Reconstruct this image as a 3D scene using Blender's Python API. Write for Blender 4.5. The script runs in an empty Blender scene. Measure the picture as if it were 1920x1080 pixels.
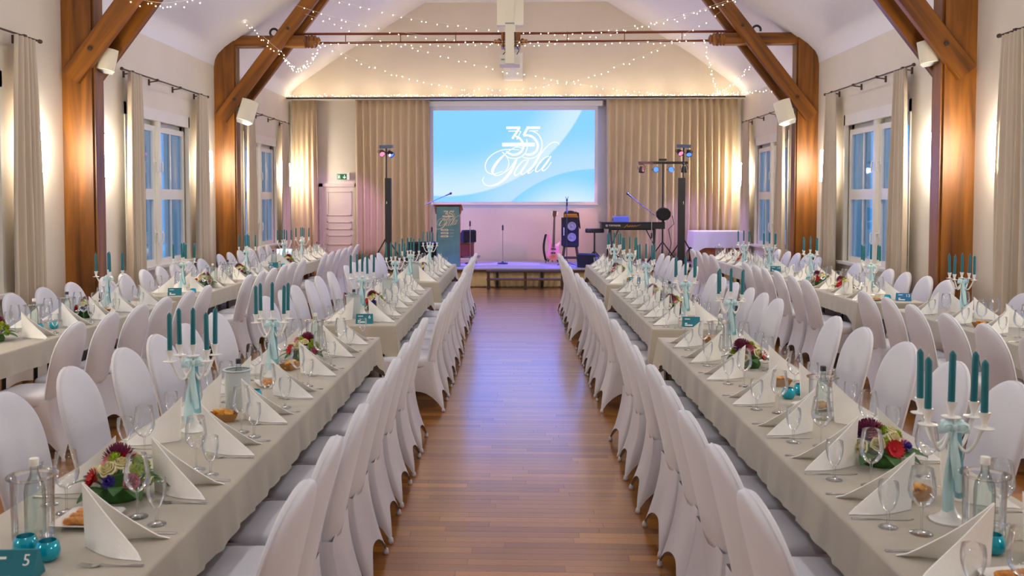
import bpy, bmesh, math, random
from mathutils import Vector, Matrix
random.seed(7)
R = math.radians
pi = math.pi
scene = bpy.context.scene
COL = scene.collection

# ------------------------------------------------------------------ camera, world, light, exposure
cam_d = bpy.data.cameras.new('camera')
cam = bpy.data.objects.new('camera', cam_d)
COL.objects.link(cam)
cam.location = (0, 0, 1.86)
cam.rotation_euler = (R(90 - 2.3), 0, R(1.9))
cam_d.sensor_width = 36.0
cam_d.lens = 36.0 * 1650 / 1920
cam_d.shift_x = (960 - 913.22) / 1920
cam_d.shift_y = -(540 - 439.27) / 1920
cam_d.clip_start = 0.05
cam_d.clip_end = 200
cam_d.dof.use_dof = True
cam_d.dof.focus_distance = 7.5
cam_d.dof.aperture_fstop = 5.0
scene.camera = cam

world = bpy.data.worlds.new('dusk_sky')
scene.world = world
world.use_nodes = True
wn = world.node_tree.nodes
wn['Background'].inputs[0].default_value = (0.07, 0.32, 0.74, 1)
wn['Background'].inputs[1].default_value = 2.3

def area_light(name, loc, rot, sx, sy, power, color):
    l = bpy.data.lights.new(name, 'AREA')
    l.shape = 'RECTANGLE'
    l.size = sx
    l.size_y = sy
    l.energy = power
    l.color = color
    o = bpy.data.objects.new(name, l)
    COL.objects.link(o)
    o.location = loc
    o.rotation_euler = rot
    return o

FILL_P = 24.0  # power of each added overhead fill lamp
FILL_LAMPS = [(-2.2, -3.0), (2.2, -3.0), (-2.2, 2.3), (2.2, 2.3), (-2.2, 7.6), (2.2, 7.6), (-2.2, 12.9), (2.2, 12.9)]  # where the unseen fill lamps are added
SCONCE_E = 48.0
scene.view_settings.view_transform = 'Standard'
scene.view_settings.look = 'None'
scene.view_settings.gamma = 1.0
scene.view_settings.use_curve_mapping = False
scene.view_settings.exposure = 0.22
scene.cycles.use_denoising = True
scene.cycles.max_bounces = 10
scene.cycles.transparent_max_bounces = 40
scene.cycles.caustics_reflective = False
scene.cycles.caustics_refractive = False
scene.cycles.sample_clamp_indirect = 6.0

# ------------------------------------------------------------------ materials
M = {}
def srgb(r, g, b):
    f = lambda c: (c / 255 / 12.92) if c / 255 <= 0.04045 else ((c / 255 + 0.055) / 1.055) ** 2.4
    return (f(r), f(g), f(b), 1)

def mat(name, col, rough=0.5, metal=0.0, spec=0.5, var=0.0, vscale=(8, 8, 8), bump=0.0, bscale=60, trans=0.0,
        sheen=0.0, emit=None, estr=0.0, coat=0.0, alpha=1.0, subs=0.0):
    m = bpy.data.materials.new(name)
    m.use_nodes = True
    nt = m.node_tree
    p = nt.nodes['Principled BSDF']
    p.inputs['Base Color'].default_value = col
    p.inputs['Roughness'].default_value = rough
    p.inputs['Metallic'].default_value = metal
    p.inputs['Specular IOR Level'].default_value = spec
    p.inputs['Sheen Weight'].default_value = sheen
    p.inputs['Coat Weight'].default_value = coat
    p.inputs['Transmission Weight'].default_value = trans
    p.inputs['Alpha'].default_value = alpha
    if emit:
        p.inputs['Emission Color'].default_value = emit
        p.inputs['Emission Strength'].default_value = estr
    if var or bump:
        tc = nt.nodes.new('ShaderNodeTexCoord')
    if var:
        mp = nt.nodes.new('ShaderNodeMapping')
        mp.inputs['Scale'].default_value = vscale
        nz = nt.nodes.new('ShaderNodeTexNoise')
        nz.inputs['Scale'].default_value = 1.0
        nz.inputs['Detail'].default_value = 5
        nt.links.new(tc.outputs['Object'], mp.inputs['Vector'])
        nt.links.new(mp.outputs['Vector'], nz.inputs['Vector'])
        rp = nt.nodes.new('ShaderNodeValToRGB')
        rp.color_ramp.elements[0].position = 0.3
        rp.color_ramp.elements[1].position = 0.7
        rp.color_ramp.elements[0].color = tuple(max(0, c * (1 - var)) for c in col[:3]) + (1,)
        rp.color_ramp.elements[1].color = tuple(min(1, c * (1 + var)) for c in col[:3]) + (1,)
        nt.links.new(nz.outputs['Fac'], rp.inputs['Fac'])
        nt.links.new(rp.outputs['Color'], p.inputs['Base Color'])
    if bump:
        nb = nt.nodes.new('ShaderNodeTexNoise')
        nb.inputs['Scale'].default_value = bscale
        nb.inputs['Detail'].default_value = 3
        nt.links.new(tc.outputs['Object'], nb.inputs['Vector'])
        bp = nt.nodes.new('ShaderNodeBump')
        bp.inputs['Strength'].default_value = bump
        bp.inputs['Distance'].default_value = 0.01
        nt.links.new(nb.outputs['Fac'], bp.inputs['Height'])
        nt.links.new(bp.outputs['Normal'], p.inputs['Normal'])
    M[name] = m
    return m

def glassy(name, tint, gloss=1.0, base=0.04, rough=0.02, edge=None):
    # thin clear glass: see-through with Fresnel reflection; rims pick up the edge tint
    m = bpy.data.materials.new(name)
    m.use_nodes = True
    nt = m.node_tree
    for n in list(nt.nodes):
        nt.nodes.remove(n)
    out = nt.nodes.new('ShaderNodeOutputMaterial')
    tr = nt.nodes.new('ShaderNodeBsdfTransparent')
    tr.inputs[0].default_value = tint
    gl = nt.nodes.new('ShaderNodeBsdfGlossy')
    gl.inputs['Roughness'].default_value = rough
    gl.inputs['Color'].default_value = (gloss, gloss, gloss, 1)
    lw = nt.nodes.new('ShaderNodeLayerWeight')
    lw.inputs['Blend'].default_value = 0.32
    mr = nt.nodes.new('ShaderNodeMapRange')
    mr.inputs['To Min'].default_value = base
    mr.inputs['To Max'].default_value = 0.75
    mx = nt.nodes.new('ShaderNodeMixShader')
    pw_ = nt.nodes.new('ShaderNodeMath')
    pw_.operation = 'POWER'
    pw_.inputs[1].default_value = 2.5
    lf = nt.nodes.new('ShaderNodeLayerWeight')
    lf.inputs['Blend'].default_value = 0.5
    nt.links.new(lf.outputs['Facing'], pw_.inputs[0])
    mc = nt.nodes.new('ShaderNodeMix')
    mc.data_type = 'RGBA'
    mc.inputs[6].default_value = tint
    mc.inputs[7].default_value = tuple(c * (edge or 0.66) for c in tint[:3]) + (1,)
    nt.links.new(pw_.outputs[0], mc.inputs[0])
    nt.links.new(mc.outputs[2], tr.inputs[0])
    nt.links.new(lw.outputs['Fresnel'], mr.inputs['Value'])
    nt.links.new(mr.outputs[0], mx.inputs[0])
    nt.links.new(tr.outputs[0], mx.inputs[1])
    nt.links.new(gl.outputs[0], mx.inputs[2])
    nt.links.new(mx.outputs[0], out.inputs[0])
    M[name] = m
    return m

def emitter(name, col, strength):
    m = bpy.data.materials.new(name)
    m.use_nodes = True
    nt = m.node_tree
    for n in list(nt.nodes):
        nt.nodes.remove(n)
    out = nt.nodes.new('ShaderNodeOutputMaterial')
    e = nt.nodes.new('ShaderNodeEmission')
    e.inputs[0].default_value = col
    e.inputs[1].default_value = strength
    nt.links.new(e.outputs[0], out.inputs[0])
    M[name] = m
    return m

mat('wall_plaster', srgb(226, 216, 202), 0.85, var=0.03, vscale=(1.5, 1.5, 1.5), bump=0.08, bscale=40)
mat('ceiling_plaster', srgb(236, 234, 241), 0.9, var=0.02, vscale=(0.8, 0.8, 0.8), bump=0.1, bscale=12)
mat('white_paint', srgb(228, 222, 212), 0.45, var=0.02, vscale=(3, 3, 3))
mat('door_paint', srgb(219, 206, 186), 0.5, var=0.02, vscale=(3, 3, 3))
mat('white_plastic', srgb(236, 232, 222), 0.4)
mat('cream_plastic', srgb(238, 230, 208), 0.5)
mat('grey_plastic', srgb(150, 152, 158), 0.5)
mat('curtain_cloth', srgb(206, 190, 168), 0.85, sheen=0.3, var=0.04, vscale=(20, 20, 1.5))
mat('stage_curtain', srgb(206, 184, 150), 0.85, sheen=0.3, var=0.04, vscale=(20, 20, 1.5))
mat('skirt_cloth', srgb(205, 184, 140), 0.85, sheen=0.2, var=0.06, vscale=(20, 20, 3))
mat('chair_cloth', srgb(212, 211, 218), 0.62, sheen=0.25, var=0.02, vscale=(6, 6, 6), bump=0.05, bscale=260)
mat('table_cloth', srgb(180, 172, 156), 0.8, sheen=0.2, var=0.035, vscale=(4, 4, 4), bump=0.12, bscale=220)
mat('napkin_cloth', srgb(249, 246, 239), 0.75, var=0.02, vscale=(12, 12, 12), bump=0.1, bscale=180)
mat('white_cloth', srgb(238, 236, 240), 0.8)
mat('teal_candle', srgb(0, 104, 114), 0.5, var=0.06, vscale=(20, 20, 8))
mat('white_enamel', srgb(240, 238, 232), 0.25, coat=0.3)
mat('ribbon', srgb(204, 236, 238), 0.45, sheen=0.4, var=0.10, vscale=(60, 60, 4))
mat('ribbon_deep', srgb(156, 216, 228), 0.45, sheen=0.4, var=0.08, vscale=(60, 60, 4))
mat('cutlery_steel', (0.62, 0.62, 0.62, 1), 0.2, 1.0)
mat('black_metal', (0.012, 0.012, 0.014, 1), 0.45)
mat('black_plastic', (0.015, 0.015, 0.018, 1), 0.5)
mat('black_cloth', (0.012, 0.012, 0.016, 1), 0.9)
mat('chrome', (0.7, 0.7, 0.72, 1), 0.15, 1.0)
mat('rod_iron', srgb(74, 58, 48), 0.5, 0.3)
mat('rust_iron', srgb(110, 48, 22), 0.6, 0.2, var=0.1, vscale=(10, 10, 10))
mat('porcelain', srgb(244, 240, 232), 0.2, coat=0.3)
mat('pastry', srgb(206, 132, 52), 0.55, var=0.35, vscale=(45, 45, 45), bump=0.3, bscale=80)
mat('bread', srgb(226, 158, 62), 0.6, var=0.3, vscale=(40, 40, 40), bump=0.4, bscale=70)
mat('kraft', srgb(168, 122, 70), 0.8, var=0.06, vscale=(30, 30, 30))
mat('leaf', srgb(46, 92, 36), 0.5, var=0.25, vscale=(30, 30, 30))
mat('mum_purple', srgb(112, 34, 72), 0.7, var=0.2, vscale=(60, 60, 60))
mat('mum_green', srgb(160, 182, 44), 0.7, var=0.2, vscale=(60, 60, 60))
mat('rose_cream', srgb(236, 226, 176), 0.6)
mat('rose_pink', srgb(206, 108, 132), 0.6)
mat('gerbera_red', srgb(190, 18, 30), 0.6)
mat('bell_blue', srgb(72, 54, 150), 0.6)
mat('moss', srgb(58, 104, 40), 0.9, var=0.3, vscale=(50, 50, 50))
mat('water', (0.9, 0.95, 0.95, 1), 0.05)
mat('card_teal', srgb(8, 112, 128), 0.55)
mat('card_blue', srgb(20, 110, 160), 0.55)
mat('card_print', srgb(240, 242, 242), 0.6)
mat('sign_green', srgb(0, 112, 60), 0.5)
mat('sign_white', srgb(240, 250, 240), 0.5, emit=(0.9, 1, 0.9, 1), estr=0.3)
mat('podium_wood', srgb(122, 58, 36), 0.45, var=0.15, vscale=(3, 20, 20))
mat('podium_print', srgb(84, 128, 142), 0.5, var=0.18, vscale=(5, 5, 5))
mat('podium_gold', srgb(232, 208, 184), 0.5)
mat('stage_deck', srgb(168, 158, 166), 0.35, var=0.1, vscale=(2, 10, 10))
mat('stage_frame', srgb(58, 40, 28), 0.6)
mat('bench_wood', srgb(96, 62, 36), 0.5, var=0.15, vscale=(2, 20, 20))
mat('counter_wood', srgb(170, 96, 56), 0.5, var=0.12, vscale=(20, 20, 2))
mat('guitar_pink', srgb(232, 128, 132), 0.25, coat=0.5, var=0.08, vscale=(6, 6, 30))
mat('guitar_neck', srgb(84, 42, 34), 0.45)
mat('amp_gold', srgb(196, 130, 40), 0.4, 0.4)
mat('cone_grey', srgb(150, 150, 165), 0.35, 0.4)
mat('grey_blue', srgb(92, 106, 132), 0.35)  # neutral grey-blue plastic, one even colour
mat('screen_frame', srgb(226, 224, 230), 0.6)
emitter('sconce_glow', (1.0, 0.90, 0.73, 1), SCONCE_E)
emitter('fill_glow', (0.94, 0.97, 1.0, 1), 3.0)  # glow of the added overhead fill lamps
emitter('fairy_glow', (1.0, 0.82, 0.5, 1), 22.0)
emitter('par_blue', (0.06, 0.16, 1.0, 1), 2.4)
emitter('par_pink', (1.0, 0.2, 0.35, 1), 1.6)
emitter('screen_white', (0.97, 0.99, 1.0, 1), 1.05)
emitter('laptop_glow', (0.8, 0.92, 1.0, 1), 1.3)
glassy('clear_glass', (0.975, 0.985, 0.982, 1), base=0.03)
glassy('acrylic', (0.965, 0.975, 0.98, 1), base=0.03)
glassy('window_glass', (0.97, 0.985, 1.0, 1), base=0.02, edge=0.95)
glassy('bottle_glass', (0.88, 0.94, 0.92, 1), base=0.03)
mat('frosted', srgb(232, 240, 240), 0.5, trans=0.35)
mat('teal_glass', srgb(0, 172, 196), 0.08, 0.3, coat=0.6)
mat('teal_inside', srgb(60, 190, 210), 0.2, 0.4)
mat('louvre', srgb(215, 222, 235), 0.7)

def wood(name, c1, c2, rough, along='z', sc=1.0):
    m = bpy.data.materials.new(name)
    m.use_nodes = True
    nt = m.node_tree
    p = nt.nodes['Principled BSDF']
    p.inputs['Roughness'].default_value = rough
    tc = nt.nodes.new('ShaderNodeTexCoord')
    oi = nt.nodes.new('ShaderNodeObjectInfo')
    mp = nt.nodes.new('ShaderNodeMapping')
    s = {'z': (7, 7, 0.55), 'x': (0.55, 7, 7)}[along]
    mp.inputs['Scale'].default_value = tuple(a * sc for a in s)
    add = nt.nodes.new('ShaderNodeVectorMath')
    nt.links.new(tc.outputs['Object'], mp.inputs['Vector'])
    nt.links.new(mp.outputs[0], add.inputs[0])
    cx = nt.nodes.new('ShaderNodeCombineXYZ')
    ml = nt.nodes.new('ShaderNodeMath')
    ml.operation = 'MULTIPLY'
    ml.inputs[1].default_value = 37.0
    nt.links.new(oi.outputs['Random'], ml.inputs[0])
    nt.links.new(ml.outputs[0], cx.inputs[0])
    nt.links.new(ml.outputs[0], cx.inputs[2])
    nt.links.new(cx.outputs[0], add.inputs[1])
    n1 = nt.nodes.new('ShaderNodeTexNoise')
    n1.inputs['Scale'].default_value = 1.0
    n1.inputs['Detail'].default_value = 8
    n1.inputs['Distortion'].default_value = 0.6
    nt.links.new(add.outputs[0], n1.inputs['Vector'])
    rp = nt.nodes.new('ShaderNodeValToRGB')
    e = rp.color_ramp.elements
    e[0].position, e[0].color = 0.32, c2
    e[1].position, e[1].color = 0.62, c1
    nt.links.new(n1.outputs['Fac'], rp.inputs['Fac'])
    nt.links.new(rp.outputs[0], p.inputs['Base Color'])
    M[name] = m
wood('truss_wood', srgb(146, 88, 17), srgb(80, 43, 9), 0.45)

def floor_material():
    m = bpy.data.materials.new('floor_planks')
    m.use_nodes = True
    nt = m.node_tree
    p = nt.nodes['Principled BSDF']
    at = nt.nodes.new('ShaderNodeAttribute')
    at.attribute_name = 'tone'
    rp = nt.nodes.new('ShaderNodeValToRGB')
    e = rp.color_ramp.elements
    e[0].color = srgb(138, 80, 18)
    e[1].color = srgb(188, 124, 44)
    nt.links.new(at.outputs['Fac'], rp.inputs['Fac'])
    tc = nt.nodes.new('ShaderNodeTexCoord')
    mp = nt.nodes.new('ShaderNodeMapping')
    mp.inputs['Scale'].default_value = (1.6, 40, 1)
    nz = nt.nodes.new('ShaderNodeTexNoise')
    nz.inputs['Scale'].default_value = 1
    nz.inputs['Detail'].default_value = 6
    nt.links.new(tc.outputs['Object'], mp.inputs[0])
    nt.links.new(mp.outputs[0], nz.inputs['Vector'])
    mx = nt.nodes.new('ShaderNodeMix')
    mx.data_type = 'RGBA'
    mx.blend_type = 'MULTIPLY'
    mx.inputs[0].default_value = 0.35
    r2 = nt.nodes.new('ShaderNodeValToRGB')
    r2.color_ramp.elements[0].position = 0.3
    r2.color_ramp.elements[0].color = (0.55, 0.5, 0.45, 1)
    r2.color_ramp.elements[1].position = 0.65
    r2.color_ramp.elements[1].color = (1, 1, 1, 1)
    nt.links.new(nz.outputs['Fac'], r2.inputs[0])
    nt.links.new(rp.outputs[0], mx.inputs[6])
    nt.links.new(r2.outputs[0], mx.inputs[7])
    nt.links.new(mx.outputs[2], p.inputs['Base Color'])
    p.inputs['Roughness'].default_value = 0.3
    p.inputs['IOR'].default_value = 1.5
    p.inputs['Coat IOR'].default_value = 1.5
    p.inputs['Coat Weight'].default_value = 1.0
    p.inputs['Coat Roughness'].default_value = 0.2
    M['floor_planks'] = m
floor_material()

def screen_material():
    # projected picture: pale blue with soft curved bands
    m = bpy.data.materials.new('screen_picture')
    m.use_nodes = True
    nt = m.node_tree
    for n in list(nt.nodes):
        nt.nodes.remove(n)
    out = nt.nodes.new('ShaderNodeOutputMaterial')
    em = nt.nodes.new('ShaderNodeEmission')
    em.inputs[1].default_value = 0.92
    tc = nt.nodes.new('ShaderNodeTexCoord')
    def band(cx, cz, r0, r1):
        v = nt.nodes.new('ShaderNodeVectorMath')
        v.operation = 'DISTANCE'
        v.inputs[1].default_value = (cx, 0, cz)
        nt.links.new(tc.outputs['Object'], v.inputs[0])
        a = nt.nodes.new('ShaderNodeMapRange')
        a.interpolation_type = 'SMOOTHSTEP'
        a.inputs[1].default_value = r0
        a.inputs[2].default_value = r1
        nt.links.new(v.outputs['Value'], a.inputs[0])
        return a.outputs[0]
    def mixc(a, b, f):
        x = nt.nodes.new('ShaderNodeMix')
        x.data_type = 'RGBA'
        for s, val in ((6, a), (7, b)):
            if isinstance(val, tuple):
                x.inputs[s].default_value = val
            else:
                nt.links.new(val, x.inputs[s])
        nt.links.new(f, x.inputs[0])
        return x.outputs[2]
    def mul(a, b):
        x = nt.nodes.new('ShaderNodeMath')
        x.operation = 'MULTIPLY'
        nt.links.new(a, x.inputs[0])
        if isinstance(b, float):
            x.inputs[1].default_value = b
        else:
            nt.links.new(b, x.inputs[1])
        return x.outputs[0]
    def proj(r, g, b):
        c = srgb(r, g, b)
        return (c[0], c[1], c[2] * 2.3, 1)
    blue = proj(138, 209, 255)
    pale = proj(184, 221, 252)
    white = proj(222, 240, 254)
    b1 = mul(band(1.9, -3.2, 3.9, 2.9), band(1.9, -3.2, 2.89, 2.93))     # big lower arc
    b2 = mul(band(-1.6, 2.6, 3.55, 3.5), band(-1.6, 2.6, 2.4, 3.5))      # upper right arc
    b3 = band(1.3, -2.1, 1.75, 0.9)
    c = mixc(blue, pale, b1)
    c = mixc(c, white, mul(b2, 0.75))
    c = mixc(c, white, mul(b3, 0.9))
    nt.links.new(c, em.inputs[0])
    nt.links.new(em.outputs[0], out.inputs[0])
    M['screen_picture'] = m
screen_material()

# ------------------------------------------------------------------ mesh helpers
class MB:
    def __init__(self):
        self.v = []
        self.f = []
    def add(self, vs, fs, mtx=None):
        o = len(self.v)
        for p in vs:
            p = Vector(p)
            self.v.append(mtx @ p if mtx else p)
        self.f += [tuple(i + o for i in f) for f in fs]
        return self
    def box(self, c, s, mtx=None, taper=None):
        x, y, z = s[0] / 2, s[1] / 2, s[2] / 2
        tx, ty = taper or (1, 1)
        vs = [(-x, -y, -z), (x, -y, -z), (x, y, -z), (-x, y, -z), (-x * tx, -y * ty, z), (x * tx, -y * ty, z), (x * tx, y * ty, z), (-x * tx, y * ty, z)]
        fs = [(3, 2, 1, 0), (4, 5, 6, 7), (0, 1, 5, 4), (1, 2, 6, 5), (2, 3, 7, 6), (3, 0, 4, 7)]
        mt = Matrix.Translation(c)
        if mtx:
            mt = mtx @ mt
        return self.add(vs, fs, mt)
    def bx(self, x0, x1, y0, y1, z0, z1):
        return self.box(((x0 + x1) / 2, (y0 + y1) / 2, (z0 + z1) / 2), (abs(x1 - x0), abs(y1 - y0), abs(z1 - z0)))
    def loft(self, rings, close=True, cap0=True, cap1=True):
        n = len(rings[0])
        vs = [p for r in rings for p in r]
        fs = []
        for i in range(len(rings) - 1):
            for j in range(n if close else n - 1):
                k = (j + 1) % n
                fs.append((i * n + j, i * n + k, (i + 1) * n + k, (i + 1) * n + j))
        if cap0:
            fs.append(tuple(range(n))[::-1])
        if cap1:
            fs.append(tuple((len(rings) - 1) * n + j for j in range(n)))
        return self.add(vs, fs)
    def tube(self, pts, r, n=8, cap=True, mtx=None):
        pts = [Vector(p) for p in pts]
        if mtx:
            pts = [mtx @ p for p in pts]
        rs = r if isinstance(r, (list, tuple)) else [r] * len(pts)
        rings = []
        up = None
        for i, p in enumerate(pts):
            t = (pts[min(i + 1, len(pts) - 1)] - pts[max(i - 1, 0)])
            if t.length < 1e-9:
                t = Vector((0, 0, 1))
            t.normalize()
            if up is None:
                up = Vector((0, 0, 1)) if abs(t.z) < 0.9 else Vector((1, 0, 0))
            a = t.cross(up)
            if a.length < 1e-6:
                a = t.cross(Vector((0, 1, 0)))
            a.normalize()
            b = a.cross(t)
            up = b
            rings.append([p + (a * math.cos(2 * pi * j / n) + b * math.sin(2 * pi * j / n)) * rs[i] for j in range(n)])
        return self.loft(rings, True, cap, cap)
    def lathe(self, prof, n=16, c=(0, 0, 0), mtx=None, cap0=False, cap1=False):
        rings = []
        for r, z in prof:
            ring = []
            for j in range(n):
                p = Vector((c[0] + r * math.cos(2 * pi * j / n), c[1] + r * math.sin(2 * pi * j / n), c[2] + z))
                ring.append(mtx @ p if mtx else p)
            rings.append(ring)
        return self.loft(rings, True, cap0, cap1)
    def grid(self, fn, nu, nv):
        vs = [fn(i / nu, j / nv) for j in range(nv + 1) for i in range(nu + 1)]
        fs = [(j * (nu + 1) + i, j * (nu + 1) + i + 1, (j + 1) * (nu + 1) + i + 1, (j + 1) * (nu + 1) + i) for j in range(nv) for i in range(nu)]
        return self.add(vs, fs)
    def ball(self, c, r, n=10, m=6, sq=(1, 1, 1)):
        rings = []
        for i in range(1, m):
            a = pi * i / m
            rings.append([(c[0] + r * sq[0] * math.sin(a) * math.cos(2 * pi * j / n), c[1] + r * sq[1] * math.sin(a) * math.sin(2 * pi * j / n), c[2] - r * sq[2] * math.cos(a)) for j in range(n)])
        return self.loft(rings)
    def mesh(self, name, material, smooth=False, angle=None):
        me = bpy.data.meshes.new(name)
        me.from_pydata([tuple(p) for p in self.v], [], self.f)
        me.materials.append(M[material])
        if smooth:
            me.polygons.foreach_set('use_smooth', [True] * len(me.polygons))
        me.update()
        if smooth and angle:
            try:
                me.set_sharp_from_angle(angle=R(angle))
            except Exception:
                pass
        return me

def obj(name, me, parent=None, loc=(0, 0, 0), rot=(0, 0, 0), label=None, kind=None, sc=None):
    o = bpy.data.objects.new(name, me)
    COL.objects.link(o)
    o.location = loc
    o.rotation_euler = rot
    if sc:
        o.scale = sc if isinstance(sc, tuple) else (sc, sc, sc)
    if parent:
        o.parent = parent
    if label:
        o['label'] = label
    if kind:
        o['kind'] = kind
    return o

def tag(o, label, cat, group=None, kind=None):
    o['label'] = label
    o['category'] = cat
    if group:
        o['group'] = group
    if kind:
        o['kind'] = kind
    return o

def thing(name, label, cat, loc=(0, 0, 0), rot=0.0, group=None, sc=None):
    o = obj(name, None, None, loc, rot if isinstance(rot, tuple) else (0, 0, rot), sc=sc)
    o.empty_display_size = 0.1
    return tag(o, label, cat, group)

def struct(name, me, label=None, parent=None, cat=None, kind='structure'):
    o = obj(name, me, parent)
    if parent is None:
        o['kind'] = kind
        if label:
            o['label'] = label
        if cat:
            o['category'] = cat
    return o

def kit(name, label, cat, loc, rot, parts, group=None, sc=None):
    t = thing(name, label, cat, loc, rot, group, sc)
    add_parts(t, parts)
    return t

def add_parts(t, parts):
    for p in parts:
        nm, me = p[0], p[1]
        o = obj(nm, me, t, p[2] if len(p) > 2 else (0, 0, 0), p[3] if len(p) > 3 else (0, 0, 0))
        if len(p) > 4:
            for q in p[4]:
                obj(q[0], q[1], o, q[2] if len(q) > 2 else (0, 0, 0), q[3] if len(q) > 3 else (0, 0, 0))

def solo(name, me, label, cat, loc=(0, 0, 0), rot=(0, 0, 0), group=None, sc=None):
    o = obj(name, me, None, loc, rot if isinstance(rot, tuple) else (0, 0, rot), sc=sc)
    return tag(o, label, cat, group)

def text_mesh(body, size, material, extrude=0.0008, name='lettering'):
    c = bpy.data.curves.new(name, 'FONT')
    c.body = body
    c.size = size
    c.extrude = extrude
    c.align_x = 'CENTER'
    c.align_y = 'CENTER'
    c.resolution_u = 3
    o = bpy.data.objects.new(name, c)
    COL.objects.link(o)
    dg = bpy.context.evaluated_depsgraph_get()
    me = bpy.data.meshes.new_from_object(o.evaluated_get(dg))
    bpy.data.objects.remove(o)
    bpy.data.curves.remove(c)
    me.materials.clear()
    me.materials.append(M[material])
    me.name = name
    return me

def smooth_path(pts, per=6):
    # Catmull-Rom through (x, y, width)
    out = []
    P = [pts[0]] + list(pts) + [pts[-1]]
    for i in range(1, len(P) - 2):
        for k in range(per):
            t = k / per
            out.append(tuple(0.5 * ((2 * P[i][a]) + (-P[i - 1][a] + P[i + 1][a]) * t + (2 * P[i - 1][a] - 5 * P[i][a] + 4 * P[i + 1][a] - P[i + 2][a]) * t * t + (-P[i - 1][a] + 3 * P[i][a] - 3 * P[i + 1][a] + P[i + 2][a]) * t ** 3) for a in range(len(P[0]))))
    out.append(tuple(pts[-1]))
    return out

def ribbon_into(mb, pts, to3, lift):
    # flat stroke of varying width in a plane, a sliver thick
    L = []
    for i, (x, y, w) in enumerate(pts):
        a = pts[max(i - 1, 0)]
        b = pts[min(i + 1, len(pts) - 1)]
        dx, dy = b[0] - a[0], b[1] - a[1]
        l = math.hypot(dx, dy) or 1
        nx, ny = -dy / l, dx / l
        L.append(((x + nx * w / 2, y + ny * w / 2), (x - nx * w / 2, y - ny * w / 2)))
    rings = [[to3(p[0], p[1], 0), to3(q[0], q[1], 0), to3(q[0], q[1], lift), to3(p[0], p[1], lift)] for p, q in L]
    mb.loft(rings)

OBST = []          # (x, y, r) of things standing on the tables
def free(x, y, r):
    # nudge a centre piece along the table until it clears what already stands there
    for d in (0, .02, -.02, .04, -.04, .06, -.06, .08, -.08, .10, -.10, .12, -.12, .15, -.15):
        if all((x - a) ** 2 + (y + d - b) ** 2 > (r + c) ** 2 for a, b, c in OBST):
            break
    else:
        d = 0
    OBST.append((x, y + d, r))
    return y + d
ORD = ['first', 'second', 'third', 'fourth', 'fifth', 'sixth', 'seventh', 'eighth', 'ninth', 'tenth']

# ------------------------------------------------------------------ the room shell
XL, XR = -5.40, 5.28
YB, YF = 20.98, -7.0
ZW = 4.24
def ceil_profile():
    half = [(5.34, ZW), (5.33, 4.32), (5.27, 4.44), (5.14, 4.57), (4.9, 4.74), (4.55, 4.98), (4.17, 5.25), (3.2, 5.85), (2.15, 6.50)]
    sc = [(XR / 5.34 * x, z) for x, z in half]
    sl = [(XL / 5.34 * x, z) for x, z in half]
    return sl + sc[::-1]
prof = ceil_profile()

# floor: individual planks near the camera in the aisle, the rest one field
def plank_mesh(items, name):
    vs, fs, tones = [], [], []
    for (x0, x1, y0, y1, t) in items:
        o = len(vs)
        g = 0.0004
        b = 0.0007
        zt = 0.0
        vs += [(x0 + g, y0 + g, zt - 0.02), (x1 - g, y0 + g, zt - 0.02), (x1 - g, y1 - g, zt - 0.02), (x0 + g, y1 - g, zt - 0.02),
               (x0 + g, y0 + g, zt - b), (x1 - g, y0 + g, zt - b), (x1 - g, y1 - g, zt - b), (x0 + g, y1 - g, zt - b),
               (x0 + g + b, y0 + g + b, zt), (x1 - g - b, y0 + g + b, zt), (x1 - g - b, y1 - g - b, zt), (x0 + g + b, y1 - g - b, zt)]
        F = [(0, 1, 5, 4), (1, 2, 6, 5), (2, 3, 7, 6), (3, 0, 4, 7), (4, 5, 9, 8), (5, 6, 10, 9), (6, 7, 11, 10), (7, 4, 8, 11), (8, 9, 10, 11)]
        fs += [tuple(i + o for i in f) for f in F]
        tones += [t] * 12
    me = bpy.data.meshes.new(name)
    me.from_pydata(vs, [], fs)
    me.materials.append(M['floor_planks'])
    a = me.attributes.new('tone', 'FLOAT', 'POINT')
    a.data.foreach_set('value', tones)
    me.update()
    return me

fb = MB()
fb.bx(XL - 0.3, XR + 0.3, YF - 0.3, YB + 0.3, -0.3, -0.021)
floor = struct('floor', fb.mesh('floor', 'bench_wood'), 'light oak strip parquet floor running across the hall', cat='floor')
rng = random.Random(3)
rest, near = [], []
pw = 0.075
nrow = int((YB - YF) / pw)
for i in range(nrow):
    y0 = YF + i * pw
    x = XL - rng.random() * 0.9
    while x < XR:
        ln = rng.uniform(0.55, 1.5)
        x0, x1 = max(x, XL), min(x + ln, XR)
        if x1 - x0 > 0.02:
            it = (x0, x1, y0, y0 + pw, min(1, max(0, rng.gauss(0.5, 0.24))))
            if x1 > -0.8 and x0 < 0.85 and 3.9 < y0 < 9.2 and len(near) < 300:
                near.append(it)
            else:
                rest.append(it)
        x += ln
for it in near:
    obj('plank', plank_mesh([it], 'plank'), floor)
obj('plank_field', plank_mesh(rest, 'plank_field'), floor, kind='stuff')

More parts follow.
